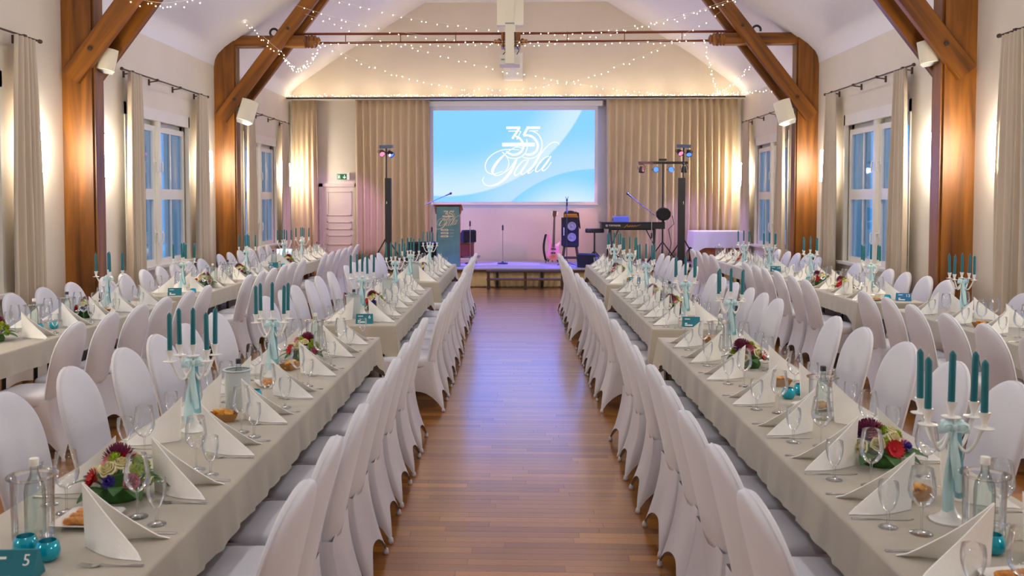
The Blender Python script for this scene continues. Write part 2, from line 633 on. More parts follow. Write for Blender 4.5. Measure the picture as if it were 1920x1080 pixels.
# windows: (side, y centre); opening half width 1.2
WIN_Y = [-2.5, 2.75, 7.9, 13.2, 18.5]
WZ0, WZ1, WH = 0.86, 3.20, 1.2
def side_wall(s):
    xi = XL if s < 0 else XR
    xo = xi + s * 0.42
    m = MB()
    m.bx(xi, xo, YF - 0.3, YB + 0.3, -0.3, WZ0)
    m.bx(xi, xo, YF - 0.3, YB + 0.3, WZ1, ZW + 0.25)
    edges = [YF - 0.3]
    for y in WIN_Y:
        edges += [y - WH, y + WH]
    edges.append(YB + 0.3)
    for a, b in zip(edges[::2], edges[1::2]):
        m.bx(xi, xo, a, b, WZ0, WZ1)
    return m.mesh('wall', 'wall_plaster')
struct('wall_left', side_wall(-1), 'beige plastered side wall with tall windows on the left', cat='wall')
struct('wall_right', side_wall(1), 'beige plastered side wall with tall windows on the right', cat='wall')

# ceiling and gable walls
cm = MB()
def prof_ring(y, off=0.0):
    n = len(prof)
    inner = [(x, y, z) for x, z in prof]
    outer = [(x * 1.04, y, z + 0.2) for x, z in prof][::-1]
    return inner + outer
cm.loft([prof_ring(YF), prof_ring(YB)])
ceil = struct('ceiling', cm.mesh('ceiling', 'ceiling_plaster', True, 28), 'white coved plaster ceiling rising to a flat ridge', cat='ceiling')
def gable(y0, y1):
    m = MB()
    base = [(XR, 0.0), (XL, 0.0)]
    ring = lambda y: [(x, y, z) for x, z in prof] + [(XR, y, -0.3), (XL, y, -0.3)]
    m.loft([ring(y0), ring(y1)])
    return m.mesh('wall_back', 'wall_plaster')
struct('wall_back', gable(YB, YB + 0.3), 'gable end wall behind the stage', cat='wall')
struct('wall_front', gable(YF - 0.3, YF), 'gable end wall behind the camera', cat='wall')

# baseboards
for s, nm in ((-1, 'baseboard_left'), (1, 'baseboard_right')):
    xi = XL if s < 0 else XR
    struct(nm, MB().bx(xi, xi - s * 0.02, YF, YB, 0, 0.1).mesh(nm, 'white_paint'), 'low painted skirting along the %s wall' % ('left' if s < 0 else 'right'), cat='baseboard')

def window(s, yc, n, detail=True):
    xi = XL if s < 0 else XR
    X = lambda d: xi + s * d          # d metres into the wall
    w = MB()
    # casing and reveal boards
    w.bx(X(-0.015), X(0.05), yc - WH, yc - WH + 0.05, WZ0, WZ1)
    w.bx(X(-0.015), X(0.05), yc + WH - 0.05, yc + WH, WZ0, WZ1)
    w.bx(X(-0.015), X(0.05), yc - WH, yc + WH, WZ1 - 0.17, WZ1)
    root = struct('window_%d' % n, w.mesh('casing', 'white_paint'), 'tall white casement window on the %s wall, %s' % ('left' if s < 0 else 'right', {7.9: 'nearest the camera', 13.2: 'between the two posts', 18.5: 'nearest the stage'}.get(yc, 'behind the camera')), cat='window')
    obj('mullion', MB().bx(X(0.0), X(0.30), yc - 0.05, yc + 0.05, WZ0, WZ1).mesh('mullion', 'white_paint'), root)
    obj('window_sill', MB().bx(X(-0.10), X(0.3), yc - WH - 0.06, yc + WH + 0.06, WZ0 - 0.035, WZ0 + 0.005).mesh('window_sill', 'white_paint'), root)
    obj('lining', MB().bx(X(0.12), X(0.2), yc - WH, yc - WH + 0.09, WZ0, WZ1).bx(X(0.12), X(0.2), yc + WH - 0.10, yc + WH, WZ0, WZ1).bx(X(0.12), X(0.2), yc - WH, yc + WH, WZ1 - 0.24, WZ1).mesh('lining', 'white_paint'), root)
    for k in (-1, 1):
        ya, yb = sorted((yc + k * 0.05, yc + k * (WH - 0.10)))
        z0, z1, zm = WZ0 + 0.005, WZ1 - 0.24, 1.93
        f = MB()
        t = 0.085
        f.bx(X(0.05), X(0.12), ya, ya + t, z0, z1)
        f.bx(X(0.05), X(0.12), yb - t, yb, z0, z1)
        f.bx(X(0.05), X(0.12), ya + t, yb - t, z0, z0 + t)
        f.bx(X(0.05), X(0.12), ya + t, yb - t, z1 - t, z1)
        f.bx(X(0.045), X(0.125), ya + t, yb - t, zm - 0.08, zm + 0.08)
        sash = obj('sash', f.mesh('sash', 'white_paint'), root)
        ym = (ya + yb) / 2
        for za, zb in ((z0 + t, zm - 0.08), (zm + 0.08, z1 - t)):
            obj('glazing_bar', MB().bx(X(0.065), X(0.11), ym - 0.022, ym + 0.022, za, zb).mesh('glazing_bar', 'white_paint'), sash)
            for pa, pb in ((ya + t, ym - 0.022), (ym + 0.022, yb - t)):
                obj('pane', MB().bx(X(0.085), X(0.091), pa, pb, za, zb).mesh('pane', 'window_glass'), sash)
        hy = ya + t * 0.5 if k > 0 else yb - t * 0.5
        for hz in (1.35, 2.42):
            h = MB()
            h.tube([(X(0.05), hy, hz), (X(0.0), hy, hz), (X(-0.005), hy, hz - 0.03), (X(-0.005), hy, hz - 0.14), (X(0.01), hy, hz - 0.16)], 0.011, 8)
            h.bx(X(0.04), X(0.05), hy - 0.016, hy + 0.016, hz - 0.05, hz + 0.05)
            obj('handle', h.mesh('handle', 'white_plastic', True, 40), sash)
        # vertical sun louvres outside the glass
        lv = MB()
        nn = 3
        for q in range(nn):
            yq = ya + t + (yb - ya - 2 * t) * (q + 0.5) / nn
            mt = Matrix.Translation((X(0.40), yq, (z0 + z1) / 2)) @ Matrix.Rotation(R(60 + 25 * math.sin(q * 2.3)), 4, 'Z')
            lv.box((0, 0, 0), (0.008, 0.045, z1 - z0), mt)
        obj('louvre_blind', lv.mesh('louvre_blind', 'louvre'), root, kind='stuff')
n = 0
for s in (-1, 1):
    for yc in WIN_Y[2:]:
        n += 1
        window(s, yc, n)
for s in (-1, 1):
    for yc in WIN_Y[:2]:
        n += 1
        window(s, yc, n)

# ------------------------------------------------------------------ timber trusses
def timber(mb_name, p0, p1, w, d, parent, mname='truss_wood', chamfer=0.012, roll=0.0):
    p0, p1 = Vector(p0), Vector(p1)
    L = (p1 - p0).length
    c = chamfer
    sec = [(-w / 2 + c, -d / 2), (w / 2 - c, -d / 2), (w / 2, -d / 2 + c), (w / 2, d / 2 - c), (w / 2 - c, d / 2), (-w / 2 + c, d / 2), (-w / 2, d / 2 - c), (-w / 2, -d / 2 + c)]
    m = MB()
    m.loft([[(x, y, 0) for x, y in sec], [(x, y, L) for x, y in sec]])
    o = obj(mb_name, m.mesh(mb_name, mname), parent)
    zdir = (p1 - p0).normalized()
    yref = Vector((0, 1, 0)) if abs(zdir.y) < 0.9 else Vector((1, 0, 0))
    x = yref.cross(zdir).normalized()
    y = zdir.cross(x)
    mt = Matrix((x, y, zdir)).transposed().to_4x4()
    mt.translation = p0
    o.matrix_world = mt
    return o

def truss(y0, label, full=True):
    t = thing('timber_truss', label, 'truss', (0, y0 + 0.14, 0))
    off = Vector((0, -(y0 + 0.14), 0))
    for s in (-1, 1):
        xi = XL if s < 0 else XR
        # post with rounded outer shoulder following the cove
        pts = [(xi, 0), (xi - s * 0.36, 0), (xi - s * 0.36, 4.58), (xi - s * 0.36, 4.77), (xi - s * 0.30, 4.755), (xi - s * 0.2, 4.65), (xi - s * 0.1, 4.51), (xi - s * 0.03, 4.38), (xi, 4.2)]
        m = MB()
        a = [(x, y0 - y0 - 0.14, z) for x, z in pts]
        b = [(x, 0.14, z) for x, z in pts]
        m.loft([a, b])
        post = obj('post', m.mesh('post', 'truss_wood'), t)
        obj('edge_board', MB().bx(xi - s * 0.36, xi - s * 0.385, -0.11, 0.11, 0, 4.58).mesh('edge_board', 'truss_wood'), post)
        def dbl(px, pz, qx, qz, w, nm, yy, th):
            o = timber(nm, (px, yy, pz), (qx, yy, qz), w, th, None)
            o.parent = t
            return o
        lx, lz = xi - s * 0.125, 3.30
        ux, uz = xi - s * 1.99, 5.70
        f = dbl(lx, lz, ux, uz, 0.24, 'brace', -0.155, 0.11)
        g = dbl(lx - s * 0.03, lz - 0.04, ux - s * 0.03, uz - 0.04, 0.24, 'brace', 0.165, 0.11)
        dirv = Vector((ux - lx, 0, uz - lz)).normalized()
        for k in (0.42, 2.0):
            c = Vector((lx, -0.212, lz)) + dirv * k
            b = MB()
            b.lathe([(0.028, 0), (0.028, 0.012), (0.0, 0.016)], 8, mtx=Matrix.Translation(c) @ Matrix.Rotation(R(90), 4, 'X'))
            obj('bolt', b.mesh('bolt', 'stage_frame', False), t)
        if full:
            bm = dbl(xi - s * 0.30, 4.675, xi - s * 1.62, 4.675, 0.2, 'tie_beam', 0.0, 0.2)
            # carved beam head
            cv = MB()
            prf = [(0.10, 0.0), (0.115, 0.02), (0.10, 0.05), (0.118, 0.07), (0.10, 0.10), (0.12, 0.13), (0.105, 0.17), (0.115, 0.2), (0.075, 0.235), (0.09, 0.26), (0.04, 0.29)]
            cv.lathe(prf, 8, mtx=Matrix.Translation((xi - s * 1.60, 0, 4.675)) @ Matrix.Rotation(-s * pi / 2, 4, 'Y'), cap0=True, cap1=True)
            obj('carved_head', cv.mesh('carved_head', 'truss_wood'), t)
            xk = -0.10 + s * 0.16
            rd = MB()
            rd.tube([(xi - s * 1.35, 0, 4.815), (xk, 0, 4.80)], 0.022, 8)
            obj('tie_rod', rd.mesh('tie_rod', 'rust_iron', True, 40), t)
            rd = MB()
            rd.tube([(xi - s * 1.85, 0, 4.655), (xk, 0, 4.655)], 0.02, 8)
            rod = obj('tie_rod', rd.mesh('tie_rod', 'rust_iron', True, 40), t)
            for q in (0.25, 0.55, 0.85):
                xx = (xi - s * 1.85) * q + xk * (1 - q)
                obj('rod_tie', MB().tube([(xx, 0, 4.64), (xx, 0, 4.83)], 0.008, 6).mesh('rod_tie', 'rust_iron'), t)
            cl = MB()
            cl.lathe([(0.03, 0), (0.045, 0.02), (0.03, 0.05), (0.06, 0.08), (0.06, 0.11), (0.03, 0.13)], 10, mtx=Matrix.Translation((-0.10 + s * 0.30, 0, 4.655)) @ Matrix.Rotation(-s * pi / 2, 4, 'Y'), cap0=True, cap1=True)
            obj('turned_collar', cl.mesh('turned_collar', 'truss_wood', True, 35), t)
            hk = MB()
            ring = [(xi - s * 1.05 + 0.07 * math.cos(a * pi / 8), 0.0, 4.84 + 0.07 * math.sin(a * pi / 8)) for a in range(-1, 12)]
            hk.tube(ring, 0.02, 8)
            obj('iron_eye', hk.mesh('iron_eye', 'black_metal', True, 40), t)
    if full:
        obj('king_block', MB().bx(-0.27, 0.07, -0.13, 0.13, 4.54, 4.8).mesh('king_block', 'truss_wood'), t)
        obj('king_post', MB().bx(-0.345, 0.125, -0.10, 0.10, 4.93, 6.49).mesh('king_post', 'cream_plastic'), t)
        obj('king_strip', MB().bx(-0.10, -0.06, -0.125, -0.10, 5.0, 6.5).mesh('king_strip', 'rust_iron'), t)
        obj('king_neck', MB().bx(-0.2, -0.02, -0.08, 0.08, 4.80, 4.93).mesh('king_neck', 'cream_plastic'), t)
    return t
truss(15.65, 'brown timber roof truss with tie rods nearer the stage')
truss(10.35, 'brown timber posts and braces nearer the camera', full=False)

# ------------------------------------------------------------------ wall sconces, speakers, rods, curtains
def sconce_parts(s):
    d = MB()
    ring = lambda z, k: [(-s * (0.035 + 0.10 * k * math.sin(pi * j / 10) ** 0.35), 0.14 * k * math.copysign(abs(math.cos(pi * j / 10)) ** 0.6, math.cos(pi * j / 10)), z) for j in range(11)]
    d.loft([ring(-0.265, 0.96), ring(-0.25, 1), ring(0.25, 1), ring(0.265, 0.96)], True)
    b = MB().bx(0, -s * 0.034, -0.05, 0.05, -0.30, 0.30)
    k = MB()
    k.lathe([(0.009, 0), (0.013, 0.01), (0.013, 0.03), (0.0, 0.036)], 8, c=(-s * 0.05, 0, 0.266))
    k2 = MB()
    k2.lathe([(0.0, -0.036), (0.013, -0.03), (0.013, -0.01), (0.009, 0)], 8, c=(-s * 0.05, 0, -0.266))
    return [('back_plate', b.mesh('back_plate', 'white_plastic')), ('diffuser', d.mesh('diffuser', 'sconce_glow', True, 50)), ('knob', k.mesh('knob', 'chrome', True)), ('knob', k2.mesh('knob', 'chrome', True))]
SP = {-1: sconce_parts(-1), 1: sconce_parts(1)}
names = {9.67: 'just before the nearer timber post', 11.3: 'just past the nearer timber post', 15.05: 'just before the farther timber post', 16.6: 'just past the farther timber post', 20.32: 'in the corner by the stage curtain'}
for s in (-1, 1):
    for y in (-0.8, 4.3, 5.85, 9.67, 11.3, 15.05, 16.6, 20.32):
        side = 'left' if s < 0 else 'right'
        kit('wall_sconce', 'glowing white sconce on the %s wall, %s' % (side, names.get(y, 'at y%.0f outside the picture' % y).replace('at y-1 outside', 'rearmost outside').replace('at y4 outside', 'before the hidden post outside').replace('at y6 outside', 'past the hidden post outside')), 'wall lamp', (XL if s < 0 else XR, y, 2.42), 0, SP[s], 'wall sconces along the side walls')

def speaker(loc, s, roll, yaw, label, sc=1.0):
    b = MB()
    # curved-front cabinet, front toward local -Y
    rings = []
    for z, k in ((-0.2, 1.0), (-0.19, 1.02), (0.19, 1.02), (0.2, 1.0)):
        rings.append([(0.15 * k, -0.04, z), (0.10 * k, 0.17, z), (-0.10 * k, 0.17, z), (-0.15 * k, -0.04, z)])
    b.loft(rings)
    g = MB()
    def fn(u, v):
        x = -0.148 + 0.296 * u
        return (x, -0.042 - 0.035 * (1 - (2 * u - 1) ** 2) , -0.195 + 0.39 * v)
    g.loft([[(-0.148 + 0.296 * i / 8, -0.043 - 0.05 * (1 - (i / 4 - 1) ** 2), z) for i in range(9)] + [(0.148, -0.03, z), (-0.148, -0.03, z)] for z in (-0.195, 0.195)])
    br = MB()
    br.tube([(-s * -0.0, 0.16, 0.0), (0, 0.24, 0.02), (s * 0.12, 0.28, 0.03)], 0.016, 8)
    br.box((s * 0.13, 0.28, 0.03), (0.02, 0.09, 0.12))
    t = thing('wall_speaker', label, 'speaker', loc, (R(-10), R(roll), R(yaw)), 'white loudspeakers on the timber posts', sc)
    bo = obj('cabinet', b.mesh('cabinet', 'grey_plastic'), t)
    obj('grille', g.mesh('grille', 'cream_plastic', True, 40), t)
    obj('bracket', br.mesh('bracket', 'white_plastic', True, 40), t)
    obj('badge', MB().box((s * -0.10, -0.085 + 0.02, -0.15), (0.03, 0.004, 0.012)).mesh('badge', 'grey_plastic'), t)
speaker((-4.92, 10.52, 3.53), -1, 10, 22, 'white loudspeaker bracketed to the nearer left timber post', 0.68)
speaker((-4.79, 15.6, 3.42), -1, 18, 25, 'white loudspeaker bracketed to the farther left timber post')
speaker((4.80, 10.52, 3.57), 1, -8, -22, 'white loudspeaker bracketed to the nearer right timber post', 0.68)
speaker((4.68, 15.6, 3.38), 1, -18, -25, 'white loudspeaker bracketed to the farther right timber post')

def rod(s, y0, y1, which):
    x = (XL if s < 0 else XR) - s * 0.13
    side = 'left' if s < 0 else 'right'
    t = thing('curtain_rod', 'dark iron curtain rod over the %s window %s' % (side, which), 'curtain rod', (x, (y0 + y1) / 2, 3.6), 0, 'curtain rods along the side walls')
    h = (y1 - y0) / 2
    obj('pole', MB().tube([(0, -h, 0), (0, h, 0)], 0.012, 8).mesh('pole', 'rod_iron', True, 40), t)
    for k in (-1, 1):
        obj('finial', MB().lathe([(0.012, 0), (0.024, 0.015), (0.024, 0.04), (0.0, 0.055)], 8, mtx=Matrix.Translation((0, k * h, 0)) @ Matrix.Rotation(-k * pi / 2, 4, 'X')).mesh('finial', 'rod_iron', True, 40), t)
    for q in (-0.82, -0.3, 0.25, 0.82):
        b = MB()
        b.tube([(s * 0.13, q * h, -0.03), (0, q * h, -0.012)], 0.010, 6)
        b.box((s * 0.12, q * h, -0.03), (0.02, 0.03, 0.09))
        b.box((0, q * h, 0), (0.04, 0.05, 0.035))
        obj('bracket', b.mesh('bracket', 'rod_iron'), t)

def curtain_mesh(L0, L1, ztop, zbot, npl, amp, axis, face, gather=0.0, seed=0, material='curtain_cloth', nu=None):
    # pleated panel from L0 to L1 along `axis` ('x' or 'y'); `face` is the sign the folds face
    r = random.Random(seed)
    ph = r.random() * 6
    m = MB()
    nu = nu or npl * 8
    nv = 14
    c = (L0 + L1) / 2
    def fn(u, v):
        z = ztop + (zbot - ztop) * v
        w = 1 - gather * (1 - min(1, v * 1.3)) ** 2
        uu = u + 0.018 * math.sin(7 * u + ph) + 0.01 * math.sin(17 * u + 2 * ph) * v
        l = c + (L0 + (L1 - L0) * uu - c) * w
        a = amp * (0.55 + 0.45 * v) * (0.75 + 0.25 * math.sin(5.1 * u + ph))
        th = 2 * pi * npl * u + 0.5 * math.sin(3 * v + ph + 6 * u)
        d = a * math.sin(th) + 0.25 * a * math.sin(2.3 * th + ph) * v
        l += 0.35 * a * math.cos(th) * (0.4 + 0.6 * v)
        return (l, face * d, z) if axis == 'x' else (face * d, l, z)
    m.grid(fn, nu, nv)
    me = m.mesh('curtain', material, True)
    return me
def curtain(label, loc, L0, L1, ztop, zbot, npl, amp, axis, face, gather=0.0, seed=0, material='curtain_cloth', group=None):
    me = curtain_mesh(L0, L1, ztop, zbot, npl, amp, axis, face, gather, seed, material)
    o = solo('curtain', me, label, 'curtain', loc, 0, group)
    md = o.modifiers.new('thickness', 'SOLIDIFY')
    md.thickness = 0.006
    return o
wh = {7.9: 'nearest the camera', 13.2: 'between the timber posts', 18.5: 'nearest the stage'}
sd = 0
for s in (-1, 1):
    side = 'left' if s < 0 else 'right'
    x = (XL if s < 0 else XR) - s * 0.15
    for yc in (7.9, 13.2, 18.5):
        rod(s, yc - 1.5, yc + 1.72 if yc < 18 else yc + 1.75, wh[yc])
        for k in (-1, 1):
            sd += 1
            if yc == 7.9 and k < 0:
                continue
            a, b = (yc - 1.46, yc - 0.90) if k < 0 else (yc + 1.12, yc + 1.72)
            curtain('beige curtain at the %s end of the %s window %s' % ('camera' if k < 0 else 'stage', side, wh[yc]), (x, 0, 0), a, b, 3.585, 0.02, 5, 0.07, 'y', -s, 0.32, sd, group='curtains at the side windows')

# back curtains, ledge with lights
curtain('narrow beige stage curtain in the left back corner', (0, 20.78, 0), -5.33, -4.72, 4.19, 0.02, 5, 0.06, 'x', -1, 0.02, 40, 'stage_curtain', 'stage curtains on the back wall')
curtain('beige stage curtain between door and projection screen', (0, 20.74, 0), -3.82, -2.05, 4.19, 0.43, 10, 0.085, 'x', -1, 0.0, 41, 'stage_curtain', 'stage curtains on the back wall')
curtain('wide beige stage curtain right of the projection screen', (0, 20.74, 0), 2.14, 5.2, 4.19, 0.43, 17, 0.085, 'x', -1, 0.0, 42, 'stage_curtain', 'stage curtains on the back wall')
led = MB()
led.bx(XL + 0.03, XR - 0.03, 20.45, 20.97, 4.19, 4.215)
led.bx(XL + 0.03, XR - 0.03, 20.45, 20.475, 4.19, 4.235)
solo('curtain_ledge', led.mesh('curtain_ledge', 'white_paint'), 'white ledge across the back wall above the stage curtains', 'shelf')

# ------------------------------------------------------------------ door, exit sign
dz = 2.2
dm = MB()
dm.bx(-4.72, -4.63, 20.93, 20.99, 0, dz + 0.03)
dm.bx(-3.86, -3.77, 20.93, 20.99, 0, dz + 0.03)
dm.bx(-4.72, -3.77, 20.93, 20.99, dz - 0.05, dz + 0.03)
door = struct('door_1', dm.mesh('door_frame', 'door_paint'), 'cream panelled door in the back wall left of stage', cat='door')
lf = MB().bx(-4.63, -3.86, 20.955, 20.99, 0.005, dz - 0.05)
leaf = obj('door_leaf', lf.mesh('door_leaf', 'door_paint'), door)
for z0, z1 in ((0.15, 0.62), (0.76, 1.0), (1.13, 1.32), (1.46, 2.05)):
    p = MB()
    x0, x1 = -4.53, -3.94
    for a in ((x0, x1, z0, z0 + 0.025), (x0, x1, z1 - 0.025, z1), (x0, x0 + 0.025, z0, z1), (x1 - 0.025, x1, z0, z1)):
        p.bx(a[0], a[1], 20.94, 20.957, a[2], a[3])
    obj('panel_moulding', p.mesh('panel_moulding', 'door_paint'), leaf)
es = thing('exit_sign', 'green emergency exit sign with running figure above the door', 'sign', (-4.15, 20.9, 2.385), 0)
obj('panel', MB().bx(-0.12, 0.115, -0.02, 0.0, -0.06, 0.07).mesh('panel', 'sign_green'), es)
obj('housing', MB().bx(0.115, 0.18, -0.03, 0.08, -0.07, 0.10).bx(-0.12, 0.115, 0.0, 0.08, -0.05, 0.06).mesh('housing', 'white_plastic'), es)
g = MB()
to3 = lambda x, y, l: (x, -0.021 - l, y)
g.bx(-0.105, -0.088, -0.024, -0.02, -0.05, 0.055)
ribbon_into(g, [(-0.062, 0.02, 0.016), (-0.068, -0.005, 0.018)], to3, 0.003)
ribbon_into(g, [(-0.066, -0.004, 0.011), (-0.05, -0.02, 0.011), (-0.055, -0.045, 0.011)], to3, 0.003)
ribbon_into(g, [(-0.068, -0.004, 0.011), (-0.078, -0.025, 0.011), (-0.092, -0.03, 0.011)], to3, 0.003)
ribbon_into(g, [(-0.062, 0.018, 0.009), (-0.042, 0.004, 0.009)], to3, 0.003)
ribbon_into(g, [(-0.064, 0.018, 0.009), (-0.083, 0.012, 0.009)], to3, 0.003)
g.ball((-0.058, -0.022, 0.038), 0.011, 8, 5, (1, 0.2, 1))
obj('running_figure', g.mesh('running_figure', 'sign_white'), es)
a = MB()
ribbon_into(a, [(0.058, 0.045, 0.018), (0.058, -0.03, 0.018)], to3, 0.003)
ribbon_into(a, [(0.025, 0.0, 0.018), (0.058, -0.036, 0.018), (0.091, 0.0, 0.018)], to3, 0.003)
obj('arrow', a.mesh('arrow', 'sign_white'), es)

# ------------------------------------------------------------------ stage
SX0, SX1, SY0, SZ = -3.25, XR - 0.01, 18.35, 0.41
st = thing('stage', 'low stage platform across the back of the hall', 'stage', (1.0, 19.65, 0))
stl = lambda x0, x1, y0, y1, z0, z1: MB().bx(x0 - 1.0, x1 - 1.0, y0 - 19.65, y1 - 19.65, z0, z1)
nd = 9
for i in range(nd):
    xa = SX0 + (SX1 - SX0) * i / nd
    xb = SX0 + (SX1 - SX0) * (i + 1) / nd
    obj('deck_panel', stl(xa + 0.002, xb - 0.002, SY0, 20.9, SZ - 0.03, SZ).mesh('deck_panel', 'stage_deck'), st)
obj('edge_beam', stl(SX0, SX1, SY0 + 0.01, SY0 + 0.06, SZ - 0.075, SZ - 0.03).mesh('edge_beam', 'stage_frame'), st)
for i in range(nd + 1):
    x = SX0 + 0.04 + (SX1 - SX0 - 0.08) * i / nd
    obj('leg', stl(x - 0.025, x + 0.025, SY0 + 0.04, SY0 + 0.09, 0, SZ - 0.03).mesh('leg', 'black_metal'), st)
sk = curtain_mesh(SX0, SX1, SZ - 0.035, 0.015, 62, 0.022, 'x', -1, 0, 77, 'skirt_cloth', 62 * 7)
o = obj('stage_skirt', sk, None, (0, SY0 + 0.10, 0))
tag(o, 'gathered tan skirt hanging along the stage front', 'stage skirt')
o.modifiers.new('thickness', 'SOLIDIFY').thickness = 0.004
# step bench before the stage
bt = thing('step_bench', 'dark wooden step bench standing before the stage front', 'bench', (0.19, 18.13, 0))
obj('seat_plank', MB().bx(-0.80, 0.80, -0.15, 0.15, 0.19, 0.215).mesh('seat_plank', 'bench_wood'), bt)
for x in (-0.76, 0.0, 0.76):
    obj('leg', MB().bx(x - 0.028, x + 0.028, -0.14, -0.09, 0, 0.36).mesh('leg', 'stage_frame'), bt)
    obj('leg', MB().bx(x - 0.028, x + 0.028, 0.08, 0.13, 0, 0.19).mesh('leg', 'stage_frame'), bt)
obj('top_rail', MB().bx(-0.80, 0.80, -0.14, -0.02, 0.355, 0.385).mesh('top_rail', 'stage_frame'), bt)

# ------------------------------------------------------------------ projection screen with picture
LOGO = {
 'three': [[(500, 145, 36), (600, 145, 36), (705, 145, 36)], [(690, 150, 32), (640, 225, 32), (588, 302, 32)],
           [(640, 268, 26), (700, 300, 30), (742, 370, 32), (745, 430, 32), (715, 490, 32), (660, 525, 32), (590, 532, 30), (530, 508, 26), (500, 482, 18)],
           [(530, 192, 12), (700, 192, 12)], [(715, 192, 13), (655, 315, 13)],
           [(795, 310, 14), (806, 420, 14), (772, 512, 14), (705, 568, 14), (620, 588, 14), (530, 568, 14), (450, 500, 14)]],
 'five': [[(795, 145, 36), (990, 145, 36)], [(808, 150, 34), (752, 255, 34)],
          [(748, 262, 24), (805, 253, 30), (875, 275, 32), (935, 335, 32), (957, 405, 32), (938, 475, 32), (885, 520, 32), (825, 532, 30), (770, 520, 18)],
          [(830, 190, 12), (960, 190, 12)],
          [(870, 190, 13), (950, 230, 14), (1000, 300, 14), (1018, 390, 14), (1000, 480, 14), (940, 555, 14), (860, 588, 14), (780, 580, 14), (728, 560, 14)]],
 'bar': [[(442, 387, 52), (915, 387, 52)]],
 'gala': [[(480, 528, 20), (400, 605, 34), (335, 690, 38), (302, 770, 36), (322, 820, 16), (375, 832, 9), (455, 800, 9), (515, 735, 9), (540, 655, 10), (522, 585, 10), (475, 525, 10), (440, 490, 8)],
          [(735, 440, 8), (640, 425, 9), (540, 480, 9), (480, 530, 12)],
          [(690, 465, 8), (560, 455, 10), (430, 470, 12), (315, 520, 13), (232, 600, 14), (197, 690, 14), (217, 770, 12), (285, 812, 10), (370, 800, 8), (450, 770, 6)],
          [(660, 590, 10), (620, 680, 30), (560, 785, 40), (480, 880, 36), (385, 950, 26), (280, 983, 16), (200, 968, 12), (160, 910, 10), (178, 850, 8)],
          [(390, 832, 8), (500, 775, 9), (565, 715, 10), (615, 640, 10), (655, 590, 10)],
          [(800, 610, 10), (745, 622, 14), (680, 690, 20), (630, 770, 22), (620, 820, 18), (645, 832, 12), (700, 790, 10), (770, 700, 10), (825, 605, 10)],
          [(825, 605, 18), (770, 700, 26), (715, 785, 24), (735, 820, 14), (790, 785, 9), (850, 720, 8)],
          [(1265, 385, 14), (1235, 357, 12), (1165, 360, 12), (1085, 420, 12), (1000, 520, 20), (925, 640, 30), (860, 735, 26), (815, 790, 18), (838, 800, 10), (900, 750, 8)],
          [(1120, 555, 10), (1060, 575, 14), (995, 640, 20), (940, 715, 22), (925, 765, 18), (950, 780, 12), (1010, 735, 10), (1085, 640, 10), (1145, 555, 10)],
          [(1148, 553, 18), (1085, 650, 26), (1022, 735, 24), (1042, 765, 14), (1100, 720, 9), (1152, 640, 8)]],
}
SCY = 20.86
ps = thing('projection_screen', 'large projection screen showing a pale blue gala logo picture', 'screen', (-0.06, SCY, 2.86), 0, None, 1.012)
obj('picture', MB().bx(-1.88, 1.88, 0.0, 0.012, -1.055, 1.075).mesh('picture', 'screen_picture'), ps)
fr = MB()
fr.bx(-1.95, -1.88, 0.0, 0.012, -1.10, 1.20)
fr.bx(1.88, 1.95, 0.0, 0.012, -1.10, 1.20)
fr.bx(-1.88, 1.88, 0.0, 0.012, 1.075, 1.20)
fr.bx(-1.88, 1.88, 0.0, 0.012, -1.10, -1.055)
obj('border', fr.mesh('border', 'screen_frame'), ps)
obj('weight_bar', MB().tube([(-1.96, 0.0, -1.115), (1.96, 0.0, -1.115)], 0.018, 8).mesh('weight_bar', 'white_plastic', True, 40), ps)
obj('roller_case', MB().bx(-2.05, 2.05, -0.06, 0.09, 1.17, 1.285).mesh('roller_case', 'white_plastic'), ps)
for k in (-1, 1):
    obj('end_cap', MB().bx(k * 2.05, k * 2.07, -0.065, 0.095, 1.165, 1.29).mesh('end_cap', 'grey_plastic'), ps)
# logo coordinates -> metres on the screen
kx = 3.76 / (302 * 7.717)
def logo_to(sx, cx, cy, ox, oz, yoff):
    return lambda x, y, l: (ox + (x - cx) * sx, yoff - l, oz - (y - cy) * sx)
f = logo_to(kx, 700, 560, 0.145, 0.0, -0.002)
for nm, lab in (('three', 'numeral'), ('five', 'numeral'), ('bar', 'logo_bar'), ('gala', 'script_word')):
    g = MB()
    for stroke in LOGO[nm]:
        ribbon_into(g, smooth_path(stroke, 5) if len(stroke) > 2 else stroke, f, 0.002)
    obj(lab, g.mesh(lab, 'screen_white'), ps)

# ------------------------------------------------------------------ podium
pd = thing('lectern', 'dark teal lectern printed with the gala logo at stage edge', 'lectern', (-1.455, 18.72, SZ), 0)
obj('body', MB().bx(-0.245, 0.245, 0.0, 0.36, 0.0, 1.29).mesh('body', 'podium_wood'), pd)
pan = obj('front_panel', MB().bx(-0.245, 0.245, -0.014, 0.0, 0.0, 1.29).mesh('front_panel', 'podium_print'), pd)
tp = MB()
tp.add([(-0.295, -0.05, 1.31), (0.295, -0.05, 1.31), (0.295, 0.42, 1.20), (-0.295, 0.42, 1.20), (-0.295, -0.05, 1.335), (0.295, -0.05, 1.335), (0.295, 0.42, 1.225), (-0.295, 0.42, 1.225)],
       [(3, 2, 1, 0), (4, 5, 6, 7), (0, 1, 5, 4), (1, 2, 6, 5), (2, 3, 7, 6), (3, 0, 4, 7)])
obj('desk_top', tp.mesh('desk_top', 'podium_wood'), pd)
